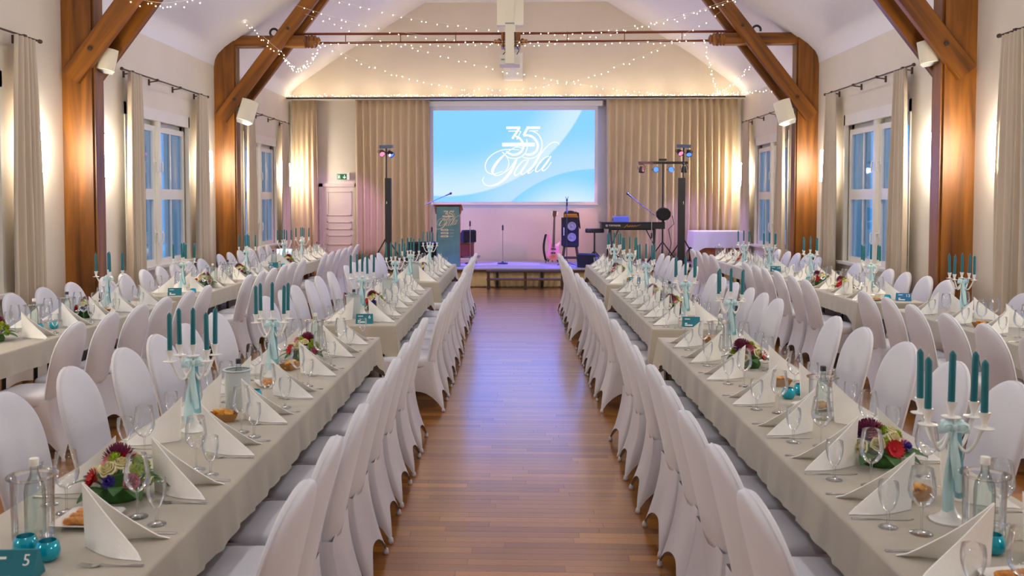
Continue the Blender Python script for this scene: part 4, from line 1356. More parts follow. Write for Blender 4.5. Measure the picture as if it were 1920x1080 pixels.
# ------------------------------------------------------------------ stage lights (the lamps' own beams)
def spot(name, loc, target, power, color, angle, blend=0.6, size=0.05):
    l = bpy.data.lights.new(name, 'SPOT')
    l.energy = power
    l.color = color
    l.spot_size = R(angle)
    l.spot_blend = blend
    l.shadow_soft_size = size
    o = bpy.data.objects.new(name, l)
    COL.objects.link(o)
    o.location = loc
    o.rotation_euler = (Vector(target) - Vector(loc)).to_track_quat('-Z', 'Y').to_euler()
    return o
spot('par_beam', (3.50, 18.98, 2.80), (-0.6, 20.9, 1.0), 200, (1.0, 0.34, 0.42), 60)
spot('par_beam', (3.60, 18.95, 2.78), (0.9, 18.95, 0.4), 2000, (0.06, 0.10, 1.0), 48)
spot('par_beam', (-2.78, 18.98, 2.80), (0.4, 20.9, 0.6), 190, (0.55, 0.22, 1.0), 70)
spot('par_beam', (-2.70, 18.95, 2.78), (-0.5, 18.95, 0.4), 1500, (0.08, 0.08, 1.0), 48)
spot('par_beam', (3.08, 19.50, 2.48), (0.0, 12.0, 0.6), 300, (0.3, 0.4, 1.0), 100)
spot('par_beam', (3.41, 19.50, 2.48), (4.2, 20.3, 0.8), 120, (0.4, 0.25, 1.0), 90)
spot('par_beam', (-2.9, 18.98, 2.80), (-4.6, 20.8, 1.0), 130, (0.6, 0.3, 1.0), 70)

# ------------------------------------------------------------------ fairy lights
def swag(label, a, b, sag, n, jitter=0.02, size=0.0062, seed=0, mid=None):
    r = random.Random(seed)
    a, b = Vector(a), Vector(b)
    t = thing('fairy_light_string', label, 'string lights', tuple(a), 0, 'fairy light strings')
    pts = []
    for i in range(41):
        u = i / 40
        p = a.lerp(b, u)
        p.z -= sag * 4 * u * (1 - u)
        pts.append(p - a)
    obj('wire', MB().tube(pts, 0.0018, 4).mesh('wire', 'white_plastic'), t)
    m = MB()
    for i in range(n):
        u = (i + 0.5 + r.uniform(-0.25, 0.25)) / n
        p = a.lerp(b, u)
        p.z -= sag * 4 * u * (1 - u)
        p -= a
        p += Vector((r.uniform(-jitter, jitter), r.uniform(-jitter, jitter), -r.uniform(0.01, 0.01 + 2.2 * jitter)))
        m.ball(p, size, 6, 4, (1, 1, 1.3))
    obj('bulbs', m.mesh('bulbs', 'fairy_glow', True), t, kind='stuff')
YT = 15.45
swag('fairy light string from upper left down to the king post', (-4.0, YT, 5.6), (-0.25, YT, 4.80), 0.12, 22, seed=1)
swag('fairy light string crossing the hall between both roof braces', (-3.85, YT, 5.25), (3.85, YT, 5.32), 0.68, 46, seed=2)
swag('fairy light string hugging the lower tie rod', (-3.45, YT, 4.62), (3.3, YT, 4.62), 0.06, 48, seed=3)
swag('lowest deep fairy light swag in front of the gable', (-3.45, YT + .3, 4.63), (3.8, YT + .3, 5.3), 1.12, 58, seed=4)
swag('fairy light string falling from left brace to the right ledge', (-3.7, YT, 5.1), (4.9, 20.5, 4.28), 0.38, 52, seed=5)
swag('doubled fairy light swag hanging under the left tie beam', (-4.1, YT - .05, 4.42), (-3.45, YT, 4.62), 0.34, 44, 0.035, seed=6)
swag('fairy light string from ceiling to the left roof brace', (-5.0, 15.0, 5.35), (-4.1, YT - .05, 4.42), 0.05, 26, 0.04, seed=7)
swag('fairy light string from king post up to the right brace', (0.05, YT, 4.78), (3.85, YT, 5.36), 0.22, 26, seed=8)
swag('fairy light string from right ceiling down to the right ledge', (4.75, 15.0, 5.4), (4.6, 20.5, 4.3), 0.28, 40, 0.03, seed=9)
swag('fairy light string hanging from the right carved beam head', (3.25, YT, 4.62), (4.65, 20.5, 4.3), 0.12, 22, 0.02, seed=10)
swag('fairy light string from right ledge to the right brace', (4.5, 20.5, 4.3), (4.75, 15.5, 3.8), 0.02, 26, 0.02, seed=11)
swag('fairy light string at the top left nearer the camera', (-5.0, 10.3, 4.55), (-2.9, 10.3, 4.9), 0.55, 40, 0.03, seed=12)
lt = thing('fairy_light_garland', 'dense warm fairy light garland lying along the ledge', 'string lights', (0, 20.6, 4.225))
r = random.Random(9)
m = MB()
wire = []
for i in range(300):
    x = XL + 0.1 + (XR - XL - 0.2) * i / 299
    p = (x + r.uniform(-0.02, 0.02), r.uniform(-0.10, 0.06), 0.012 + abs(r.gauss(0, 0.022)))
    wire.append((p[0], p[1], p[2] * 0.6))
    m.ball(p, 0.0068, 6, 4)
obj('bulbs', m.mesh('bulbs', 'fairy_glow', True), lt, kind='stuff')
obj('wire', MB().tube(wire, 0.003, 4).mesh('wire', 'white_plastic'), lt)
for i in range(13):
    l = bpy.data.lights.new('garland_light', 'POINT')
    l.energy = 2.6
    l.color = (1.0, 0.80, 0.54)
    l.shadow_soft_size = 0.06
    o = bpy.data.objects.new('garland_light', l)
    COL.objects.link(o)
    o.location = (XL + 0.4 + (XR - XL - 0.8) * i / 12, 20.6, 4.30)

# ------------------------------------------------------------------ banquet chairs
def chair_meshes():
    back = MB()
    rings = []
    nz = 22
    NP = 24
    z0, z1 = 0.40, 0.965
    for i in range(nz + 1):
        t = i / nz
        t = 1 - (1 - t) ** 1.35
        z = z0 + (z1 - z0) * t
        yc = -0.185 - 0.135 * max(0, (z - z0) / (z1 - z0)) ** 1.15
        if z < 0.70:
            w = 0.195 + 0.025 * math.sin((z - 0.40) / 0.30 * pi / 2)
        else:
            w = 0.22 * max(0.0, 1 - ((z - 0.70) / (z1 - 0.70)) ** 2.3) ** 0.5
        w = max(w, 0.012)
        th = 0.033 * (0.55 + 0.45 * min(1, w / 0.15))
        ring = []
        for j in range(NP):
            a = 2 * pi * j / NP
            ca, sa = math.cos(a), math.sin(a)
            x = w * math.copysign(abs(ca) ** 0.55, ca)
            y = th * math.copysign(abs(sa) ** 0.75, sa)
            y += 0.02 * (x / 0.22) ** 2
            ring.append((x, yc + y, z))
        rings.append(ring)
    back.loft(rings)
    bm = back.mesh('backrest', 'chair_cloth', True)
    # seam piping around the edge of the back
    pts = []
    for i in range(0, nz + 1):
        r_ = rings[i]
        pts.append(r_[0])
    pts2 = [rings[i][NP // 2] for i in range(nz, -1, -1)]
    path = [Vector(p) for p in pts] + [Vector((0, rings[-1][0][1], z1 + 0.001))] + [Vector(p) for p in pts2]
    seam = MB().tube(path, 0.0042, 5).mesh('seam', 'chair_cloth', True)
    # seat cushion
    seat = MB()
    srings = []
    for z, k in ((0.385, 0.97), (0.40, 1.0), (0.435, 1.0), (0.458, 0.985), (0.470, 0.93), (0.478, 0.75), (0.482, 0.4)):
        ring = []
        for j in range(32):
            a = 2 * pi * j / 32
            ca, sa = math.cos(a), math.sin(a)
            x = 0.222 * k * math.copysign(abs(ca) ** 0.42, ca)
            y = 0.015 + 0.225 * k * math.copysign(abs(sa) ** 0.42, sa)
            ring.append((x, y, z))
        srings.append(ring)
    seat.loft(srings)
    sm = seat.mesh('seat', 'chair_cloth', True)
    # stretch skirt pulled down to the four feet
    top = [(-0.212, -0.215), (0.212, -0.215), (0.218, 0.228), (-0.218, 0.228)]
    foot = [(-0.225, -0.315), (0.225, -0.315), (0.225, 0.245), (-0.225, 0.245)]
    NQ, NS = 12, 10
    rows = []
    for s_ in range(NS + 1):
        s = s_ / NS
        row = []
        for k in range(4):
            a, b = top[k], top[(k + 1) % 4]
            fa, fb = foot[k], foot[(k + 1) % 4]
            for q_ in range(NQ):
                q = q_ / NQ
                arch = (1 - abs(2 * q - 1) ** 3.0) * (0.135 if k in (0, 2) else 0.17)
                tx, ty = a[0] + (b[0] - a[0]) * q, a[1] + (b[1] - a[1]) * q
                fx, fy = fa[0] + (fb[0] - fa[0]) * q, fa[1] + (fb[1] - fa[1]) * q
                pull = 0.035 * math.sin(pi * q)
                cx_, cy_ = 0, -0.02
                l = math.hypot(fx - cx_, fy - cy_)
                fx -= (fx - cx_) / l * pull
                fy -= (fy - cy_) / l * pull
                e = s ** 1.7
                z = 0.44 * (1 - s) + arch * s
                row.append((tx + (fx - tx) * e, ty + (fy - ty) * e, z + 0.004 * s))
        rows.append(row)
    sk = MB()
    sk.loft(rows, True, False, False)
    skm = sk.mesh('skirt', 'chair_cloth', True)
    ft = MB()
    ft.lathe([(0.0, 0.0), (0.013, 0.0), (0.016, 0.010), (0.012, 0.03), (0.0, 0.034)], 8)
    fm = ft.mesh('foot_pocket', 'chair_cloth', True)
    parts = [('backrest', bm, (0, 0, 0), (0, 0, 0), [('seam', seam)]), ('seat', sm), ('skirt', skm)]
    for fx, fy in foot:
        parts.append(('foot_pocket', fm, (fx * 0.96, fy * 0.97, 0)))
    return parts
CHAIR = chair_meshes()
rngc = random.Random(21)
def chair(x, y, rz, label, group, jit=3.0):
    kit('banquet_chair', label, 'chair', (x + rngc.uniform(-0.012, 0.012), y, 0), rz + R(rngc.uniform(-jit, jit)), CHAIR, group)

# ------------------------------------------------------------------ table ware meshes
def napkin_mesh():
    m = MB()
    H, L = 0.205, 0.235
    for s in (-1, 1):
        def fn(u, v, off=0.0):
            # u along the base from spine outward, v up
            h = H * (1 - u) ** 1.08 * (1 - 0.06 * math.sin(pi * u))
            bulge = 0.030 * math.sin(pi * min(1, u * 1.05)) * (1 - 0.6 * v)
            x = 0.25 - L * u
            y = s * (0.006 + 0.085 * u ** 1.15 + bulge) + s * off
            # spine leans slightly inward at the top
            return (x + 0.012 * v * (1 - u), y * (1 - 0.55 * v * (1 - u) ** 0.5), max(0.0015, h * v))
        outer = []
        nu, nv = 10, 6
        base = len(m.v)
        for off in (0.004, -0.004):
            m.grid(lambda u, v, off=off: fn(u, v, off), nu, nv)
        n1 = (nu + 1) * (nv + 1)
        edge = []
        idx = lambda i, j: j * (nu + 1) + i
        loop = [idx(i, 0) for i in range(nu + 1)] + [idx(nu, j) for j in range(1, nv + 1)] + [idx(i, nv) for i in range(nu - 1, -1, -1)] + [idx(0, j) for j in range(nv - 1, 0, -1)]
        for a, b in zip(loop, loop[1:] + loop[:1]):
            m.f.append((base + a, base + b, base + n1 + b, base + n1 + a))
    return m.mesh('napkin', 'napkin_cloth', True, 50)
NAPKIN = napkin_mesh()

def wine_meshes():
    bowl = MB()
    bowl.lathe([(0.006, 0.088), (0.022, 0.098), (0.038, 0.118), (0.0445, 0.142), (0.042, 0.172), (0.0365, 0.205), (0.034, 0.222), (0.0332, 0.2228), (0.0325, 0.222)], 20)
    stem = MB().lathe([(0.004, 0.004), (0.0038, 0.03), (0.0036, 0.07), (0.006, 0.09)], 8)
    foot = MB().lathe([(0.0, 0.0005), (0.036, 0.0005), (0.0365, 0.002), (0.02, 0.004), (0.006, 0.009), (0.004, 0.014)], 20)
    return [('bowl', bowl.mesh('bowl', 'clear_glass', True)), ('stem', stem.mesh('stem', 'clear_glass', True)), ('foot', foot.mesh('foot', 'clear_glass', True))]
def tulip_meshes():
    bowl = MB()
    bowl.lathe([(0.006, 0.056), (0.016, 0.064), (0.026, 0.085), (0.0325, 0.112), (0.0335, 0.135), (0.031, 0.158), (0.0304, 0.1588), (0.0298, 0.158)], 18)
    stem = MB().lathe([(0.0055, 0.006), (0.0045, 0.03), (0.006, 0.048), (0.007, 0.058)], 8)
    foot = MB().lathe([(0.0, 0.0005), (0.0315, 0.0005), (0.032, 0.002), (0.018, 0.006), (0.008, 0.012), (0.0055, 0.016)], 18)
    return [('bowl', bowl.mesh('bowl', 'clear_glass', True)), ('stem', stem.mesh('stem', 'clear_glass', True)), ('foot', foot.mesh('foot', 'clear_glass', True))]
WINE, TULIP = wine_meshes(), tulip_meshes()

def knife_parts():
    h = MB().loft([[(0.0, -0.006, 0.001), (0.0, 0.006, 0.001), (0.0, 0.005, 0.006), (0.0, -0.005, 0.006)], [(0.10, -0.0045, 0.001), (0.10, 0.0045, 0.001), (0.10, 0.004, 0.005), (0.10, -0.004, 0.005)]])
    b = MB().loft([[(0.10, -0.0045, 0.001), (0.10, 0.0045, 0.001), (0.10, 0.004, 0.0035), (0.10, -0.004, 0.0035)], [(0.12, -0.009, 0.001), (0.12, 0.006, 0.001), (0.12, 0.006, 0.0025), (0.12, -0.009, 0.0025)], [(0.19, -0.009, 0.001), (0.19, 0.006, 0.001), (0.19, 0.006, 0.002), (0.19, -0.009, 0.002)], [(0.215, 0.002, 0.001), (0.215, 0.005, 0.001), (0.215, 0.005, 0.0018), (0.215, 0.002, 0.0018)]])
    return [('handle', h.mesh('handle', 'cutlery_steel')), ('blade', b.mesh('blade', 'cutlery_steel'))]
def fork_parts():
    h = MB().loft([[(0.0, -0.007, 0.001), (0.0, 0.007, 0.001), (0.0, 0.006, 0.004), (0.0, -0.006, 0.004)], [(0.07, -0.0035, 0.003), (0.07, 0.0035, 0.003), (0.07, 0.003, 0.006), (0.07, -0.003, 0.006)], [(0.125, -0.003, 0.008), (0.125, 0.003, 0.008), (0.125, 0.003, 0.0105), (0.125, -0.003, 0.0105)]])
    p = MB().loft([[(0.125, -0.003, 0.008), (0.125, 0.003, 0.008), (0.125, 0.003, 0.0105), (0.125, -0.003, 0.0105)], [(0.14, -0.012, 0.003), (0.14, 0.012, 0.003), (0.14, 0.012, 0.0055), (0.14, -0.012, 0.0055)], [(0.155, -0.0125, 0.0015), (0.155, 0.0125, 0.0015), (0.155, 0.0125, 0.004), (0.155, -0.0125, 0.004)]])
    out = [('handle', h.mesh('handle', 'cutlery_steel')), ('fork_head', p.mesh('fork_head', 'cutlery_steel'))]
    tn = MB().loft([[(0.155, -0.0016, 0.0018), (0.155, 0.0016, 0.0018), (0.155, 0.0016, 0.0035), (0.155, -0.0016, 0.0035)], [(0.195, -0.001, 0.008), (0.195, 0.001, 0.008), (0.195, 0.001, 0.0093), (0.195, -0.001, 0.0093)]])
    tm = tn.mesh('tine', 'cutlery_steel')
    for k in (-0.0108, -0.0036, 0.0036, 0.0108):
        out.append(('tine', tm, (0, k, 0)))
    return out
KNIFE, FORK = knife_parts(), fork_parts()

def candelabra_parts(seed=0):
    r = random.Random(seed)
    P = []
    body = MB()
    body.lathe([(0.0, 0.0), (0.062, 0.0), (0.064, 0.006), (0.05, 0.012), (0.028, 0.03), (0.014, 0.06), (0.010, 0.10), (0.013, 0.15), (0.009, 0.2), (0.009, 0.28), (0.016, 0.30), (0.010, 0.32), (0.010, 0.365)], 16, cap1=True)
    P.append(('stem', body.mesh('stem', 'white_enamel', True, 60)))
    cup = MB()
    cup.lathe([(0.0, 0.0), (0.030, 0.0), (0.032, 0.003), (0.012, 0.006), (0.008, 0.016), (0.012, 0.03), (0.0175, 0.052), (0.019, 0.056), (0.013, 0.056), (0.012, 0.04), (0.0, 0.038)], 14)
    cupm = cup.mesh('candle_cup', 'white_enamel', True, 50)
    cd = MB()
    cd.lathe([(0.0, 0.0), (0.0115, 0.0), (0.0112, 0.178), (0.0085, 0.185), (0.0015, 0.193), (0.0, 0.1935)], 12)
    candle = cd.mesh('candle', 'teal_candle', True, 50)
    wk = MB().tube([(0, 0, 0.19), (0.0005, 0, 0.197), (0.0015, 0, 0.202)], 0.0011, 5).mesh('wick', 'rose_cream')
    for k in range(4):
        a = k * pi / 2 + 0.52
        pts = []
        for i in range(13):
            t = i / 12
            rad = 0.008 + 0.112 * t
            z = 0.305 - 0.052 * math.sin(pi * min(1, t * 1.12)) + 0.045 * t ** 3
            pts.append((rad * math.cos(a), rad * math.sin(a), z))
        arm = MB().tube(pts, [0.0065] * 12 + [0.006], 8)
        x, y, z = pts[-1]
        P.append(('arm', arm.mesh('arm', 'white_enamel', True, 60), (0, 0, 0), (0, 0, 0), [('candle_cup', cupm, (x, y, z))]))
        P.append(('candle', candle, (x, y, z + 0.04), (R(r.uniform(-1.5, 1.5)), R(r.uniform(-1.5, 1.5)), 0), [('wick', wk)]))
    P.append(('candle_cup', cupm, (0, 0, 0.362)))
    P.append(('candle', candle, (0, 0, 0.402), (0, R(0.6), 0), [('wick', wk)]))
    # ribbon bow and tails
    bow = MB()
    for s in (-1, 1):
        def loop(u, v):
            a = pi * u
            rr = 0.036 * math.sin(a)
            x = s * (0.004 + rr)
            z = 0.012 * math.cos(a) * (1 + 0.6 * math.sin(a)) + 0.008 * math.sin(a)
            return (x, -0.020 + (v - 0.5) * 0.032 * (0.45 + 0.55 * math.sin(a)) - 0.004, 0.335 + z + (v - 0.5) * 0.014)
        bow.grid(loop, 12, 3)
        def rim(u, v):
            a = pi * u
            return (s * (0.003 + 0.052 * u), -0.024 - 0.016 * math.sin(a) * (1 - (2 * v - 1) ** 2), 0.333 + 0.036 * (v - 0.5) * (0.22 + 0.95 * math.sin(pi * (0.12 + 0.7 * u))) + 0.012 * u - 0.02 * u * u)
        bow.grid(rim, 10, 3)
    bow.ball((0, -0.026, 0.333), 0.012, 8, 6)
    P.append(('ribbon_bow', bow.mesh('ribbon_bow', 'ribbon', True)))
    def tail(x0, x1, w0, w1, zb, y0, y1, ph):
        m = MB()
        def fn(u, v):
            z = 0.33 + (zb - 0.33) * v
            w = w0 + (w1 - w0) * min(1, v * 2.2)
            x = x0 + (x1 - x0) * v + (u - 0.5) * w + 0.006 * math.sin(5 * v + ph)
            y = y0 + (y1 - y0) * v + 0.010 * math.sin(3 * v * pi / 2 + ph) * v + 0.006 * math.sin((u - 0.5) * 5 + ph)
            if v > 0.96:
                z += 0.02 * abs(u - 0.5)
            return (x, y, z)
        m.grid(fn, 5, 14)
        return m
    P.append(('ribbon_tail', tail(-0.006, -0.022, 0.012, 0.044, 0.045, -0.026, -0.040, 0.3).mesh('ribbon_tail', 'ribbon', True)))
    P.append(('ribbon_tail', tail(0.008, 0.018, 0.012, 0.038, 0.085, -0.026, -0.034, 1.7).mesh('ribbon_tail', 'ribbon_deep', True)))
    P.append(('ribbon_tail', tail(0.0, 0.004, 0.010, 0.030, 0.11, -0.030, -0.052, 3.0).mesh('ribbon_tail', 'ribbon', True)))
    return P
CAND = [candelabra_parts(k) for k in range(3)]

def flower_meshes():
    D = {}
    def petals(n_layers, per, r0, r1, length, w, up, material, name, core):
        m = MB()
        m.ball((0, 0, 0), core, 8, 6)
        rr = random.Random(len(name))
        for l in range(n_layers):
            el = pi / 2 * (l + 0.4) / n_layers * up
            for k in range(max(1, int(per * math.cos(el * 0.85)))):
                a = 2 * pi * k / max(1, int(per * math.cos(el * 0.85))) + l * 0.37
                d = Vector((math.cos(a) * math.cos(el), math.sin(a) * math.cos(el), math.sin(el)))
                tang = Vector((-math.sin(a), math.cos(a), 0))
                nrm = d.cross(tang)
                p0 = d * core * 0.7
                p1 = d * (core + length * 0.6) + nrm * 0.002
                p2 = d * (core + length) + nrm * 0.006
                m.add([p0 - tang * w * 0.4, p0 + tang * w * 0.4, p1 + tang * w, p1 - tang * w, p2 + tang * w * 0.4, p2 - tang * w * 0.4], [(0, 1, 2, 3), (3, 2, 4, 5)])
        return m.mesh(name, material, True)
    D['chrysanthemum'] = petals(6, 20, 0, 0, 0.018, 0.0042, 1.0, 'mum_purple', 'chrysanthemum', 0.024)
    D['green_mum'] = petals(4, 12, 0, 0, 0.010, 0.0045, 1.0, 'mum_green', 'green_mum', 0.012)
    D['gerbera'] = petals(2, 16, 0, 0, 0.024, 0.0055, 0.35, 'gerbera_red', 'gerbera', 0.010)
    D['bellflower'] = petals(3, 8, 0, 0, 0.014, 0.006, 0.9, 'bell_blue', 'bellflower', 0.008)
    def rose(material, name):
        m = MB()
        for l, (r_, h) in enumerate(((0.007, 0.020), (0.013, 0.019), (0.019, 0.016), (0.024, 0.011))):
            def fn(u, v, r_=r_, h=h, l=l):
                a = 2 * pi * u
                rr = r_ * (0.45 + 0.55 * math.sin(v * pi / 2)) * (1 + 0.10 * math.sin(5 * a + l))
                return (rr * math.cos(a), rr * math.sin(a), -0.008 + (h + 0.008) * v - (0.004 * l if v > 0.9 else 0))
            m.grid(fn, 14, 4)
        return m.mesh(name, material, True)
    D['cream_rose'] = rose('rose_cream', 'cream_rose')
    D['pink_rose'] = rose('rose_pink', 'pink_rose')
    lf = MB()
    def leaf(u, v):
        w = 0.022 * math.sin(pi * (u * 0.96 + 0.02)) ** 0.8
        return (0.085 * u, (v - 0.5) * 2 * w, 0.012 * math.sin(pi * u) - 0.02 * u * u + 0.006 * abs(v - 0.5))
    lf.grid(leaf, 8, 4)
    D['leaf'] = lf.mesh('leaf', 'leaf', True)
    ms = MB()
    ms.lathe([(0.0, 0.0), (0.06, 0.0), (0.068, 0.02), (0.055, 0.05), (0.03, 0.068), (0.0, 0.072)], 14)
    D['moss_base'] = ms.mesh('moss_base', 'moss', True)
    return D
FL = flower_meshes()
def flower_parts(seed):
    r = random.Random(seed)
    P = [('moss_base', FL['moss_base'])]
    big = [('chrysanthemum', 100 + r.uniform(-30, 30), 62, 1.25), ('gerbera', 205 + r.uniform(-20, 20), 25, 1.05), ('pink_rose', 320 + r.uniform(-20, 20), 22, 1.1)]
    small = ['green_mum', 'cream_rose', 'bellflower', 'green_mum', 'cream_rose', 'green_mum', 'bellflower', 'cream_rose', 'green_mum', 'pink_rose', 'cream_rose', 'gerbera', 'green_mum']
    sp = []
    for i, k in enumerate(small):
        sp.append((k, i * 137.5 + r.uniform(-10, 10), 15 + 70 * (i / len(small)), 1.0 + r.uniform(-0.1, 0.25)))
    for k, az, el, s in big + sp:
        a, e = R(az), R(el)
        d = Vector((math.cos(a) * math.cos(e), math.sin(a) * math.cos(e), math.sin(e)))
        pos = Vector((d.x * 0.085, d.y * 0.085, 0.035 + d.z * 0.085))
        q = d.to_track_quat('Z', 'Y').to_euler()
        P.append((k, FL[k], tuple(pos), tuple(q), s))
    for i in range(9):
        a = i * 2 * pi / 9 + r.uniform(-0.2, 0.2)
        P.append(('leaf', FL['leaf'], (0.05 * math.cos(a), 0.05 * math.sin(a), 0.035), (R(r.uniform(-12, 12)), R(r.uniform(-24, -6)), a), 1.15))
    return P
FLOW = [flower_parts(k) for k in range(4)]
def flowers(x, y, z, label, k, sc=1.0, rot=0.0):
    y = free(x, y, 0.10)
    t = thing('flower_arrangement', label, 'flowers', (x, y, z), rot, 'flower arrangements on the tables', sc * 1.2)
    for p in FLOW[k % 4]:
        obj(p[0], p[1], t, p[2] if len(p) > 2 else (0, 0, 0), p[3] if len(p) > 3 else (0, 0, 0), sc=p[4] if len(p) > 4 else None)

def cooler_parts(frost):
    m = MB()
    mt = 'frosted' if frost else 'acrylic'
    R0, R1 = 0.062, 0.066
    m.lathe([(0.0, 0.002), (R0, 0.002), (R0 + 0.002, 0.01), (R1, 0.2), (R1 + 0.012, 0.207)] + ([(R1 - 0.003, 0.2), (R0 - 0.002, 0.014), (0.0, 0.012)] if frost else []), 24)
    P = [('vessel', m.mesh('vessel', mt, True, 50))]
    rm = MB().lathe([(R1 - 0.002, 0.2085), (R1 + 0.013, 0.2085), (R1 + 0.013, 0.2115), (R1 - 0.002, 0.2115), (R1 - 0.002, 0.2085)], 24)
    P.append(('rim', rm.mesh('rim', mt, True, 40)))
    return P
COOL = {0: cooler_parts(False), 1: cooler_parts(True)}
def bottle_parts(cap):
    g = MB().lathe([(0.0, 0.0), (0.036, 0.0), (0.038, 0.01), (0.038, 0.16), (0.034, 0.19), (0.017, 0.225), (0.0145, 0.24), (0.0145, 0.268)], 18)
    c = MB().lathe([(0.0, 0.262), (0.0175, 0.262), (0.0175, 0.288), (0.016, 0.290), (0.0, 0.290)], 14)
    w = MB().lathe([(0.0, 0.004), (0.035, 0.004), (0.0355, 0.15), (0.0, 0.15)], 16)
    return [('glass_body', g.mesh('glass_body', 'bottle_glass', True, 50)), ('cap', c.mesh('cap', 'white_plastic' if cap == 'white' else 'black_plastic', True, 40))]
BOT = {'white': bottle_parts('white'), 'black': bottle_parts('black')}
def cooler(x, y, z, frost, cap, where):
    y = free(x, y, 0.08)
    kit('bottle_cooler', '%s bottle cooler %s' % ('frosted white' if frost else 'clear acrylic', where), 'cooler', (x, y, z), 0, COOL[frost], 'bottle coolers on the tables')
    kit('water_bottle', '%s capped bottle in the cooler %s' % (cap, where), 'bottle', (x + 0.004, y + 0.006, z + 0.0125), 0, BOT[cap], 'bottles in the coolers', 0.87)

tl = MB()
tl.lathe([(0.0, 0.0), (0.022, 0.0), (0.034, 0.012), (0.038, 0.030), (0.034, 0.050), (0.027, 0.062), (0.0255, 0.062), (0.031, 0.050), (0.0355, 0.030), (0.031, 0.014), (0.0, 0.006)], 20)
TEA = [('glass', tl.mesh('glass', 'teal_glass', True, 50)), ('tealight', MB().lathe([(0.0, 0.007), (0.019, 0.007), (0.019, 0.02), (0.0, 0.02)], 12).mesh('tealight', 'white_plastic', True, 40))]
def tealight(x, y, z, label):
    y = free(x, y, 0.04)
    kit('tealight_holder', label, 'candle holder', (x, y, z), 0, TEA, 'teal tealight holders')

pl = MB()
def sq(k, z):
    return [(k * sx, k * sy, z) for sx, sy in ((-1, -.85), (-.85, -1), (.85, -1), (1, -.85), (1, .85), (.85, 1), (-.85, 1), (-1, .85))]
pl.loft([sq(0.055, 0.0), sq(0.062, 0.001), sq(0.082, 0.013), sq(0.095, 0.017), sq(0.095, 0.02), sq(0.081, 0.017), sq(0.062, 0.006), sq(0.05, 0.005)])
PLATE = pl.mesh('plate', 'porcelain', True, 40)
ps_ = MB()
def pastry(u, v):
    a, b = 2 * pi * u, pi * v
    tw = 1 + 0.12 * math.sin(3 * a + 4 * b)
    return (0.030 * math.sin(b) ** 0.6 * math.cos(a) * tw * 0.6, 0.030 * (-math.cos(b)) , 0.013 + 0.013 * math.sin(b) ** 0.6 * math.sin(a) * tw)
ps_.grid(pastry, 10, 8)
PASTRY = ps_.mesh('pastry', 'pastry', True)
bt_ = MB()
bt_.loft([[(a * k, b * k2, z) for a, b in ((-0.055, -0.032), (0.055, -0.032), (0.055, 0.032), (-0.055, 0.032))] for z, k, k2 in ((0.0005, 1, 1), (0.042, 1.4, 1.3), (0.042, 1.37, 1.26), (0.003, 0.97, 0.96))])
BOAT = bt_.mesh('paper_tray', 'kraft')
def chip(u, v):
    a, b = 2 * pi * u, pi * v
    n = 1 + 0.16 * math.sin(2 * a + 3 * b) + 0.1 * math.sin(5 * a)
    return (0.026 * math.sin(b) * math.cos(a) * n, 0.022 * math.sin(b) * math.sin(a) * n, -0.012 * math.cos(b) + 0.006 * math.sin(a))
cp = MB()
cp.grid(chip, 10, 7)
CHIP = cp.mesh('bread_piece', 'bread', True)
def plate(x, y, z, where, n=9, rz=0.0):
    y = free(x, y, 0.10)
    solo('square_plate', PLATE, 'square white plate of pastries %s' % where, 'plate', (x, y, z), rz, 'square plates on the tables')
    r = random.Random(int(y * 100))
    for i in range(n):
        gx, gy = (i % 3 - 1) * 0.036, (i // 3 - 1) * 0.042
        c, s = math.cos(rz), math.sin(rz)
        solo('pastry', PASTRY, '%s %s pastry on plate %s' % (('front', 'middle', 'back')[i // 3], ('left', 'centre', 'right')[i % 3], where), 'pastry', (x + gx * c - gy * s, y + gx * s + gy * c, z + 0.0065), (0, 0, rz + pi / 2 + r.uniform(-0.5, 0.5)), 'pastries on plate %s' % where)
def boat(x, y, z, where, rz=0.0, n=7):
    y = free(x, y, 0.075)
    solo('paper_tray', BOAT, 'brown paper tray of bread pieces %s' % where, 'tray', (x, y, z), rz, 'paper bread trays on the tables')
    r = random.Random(int(y * 77))
    c, s = math.cos(rz), math.sin(rz)
    for i in range(n):
        gx = (-0.045 + 0.03 * (i % 4)) if i < 4 else (-0.03 + 0.03 * (i - 4))
        gy = r.uniform(-0.012, 0.012)
        gz = 0.022 if i < 4 else 0.044
        solo('bread_piece', CHIP, '%s bread piece in tray %s' % (('lowest left', 'low second', 'low third', 'lowest right', 'upper left', 'upper middle', 'upper right')[i], where), 'bread', (x + gx * c - gy * s, y + gx * s + gy * c, z + gz), (r.uniform(-0.4, 0.4), r.uniform(-0.4, 0.4), r.uniform(0, 6)), 'bread pieces in tray %s' % where)

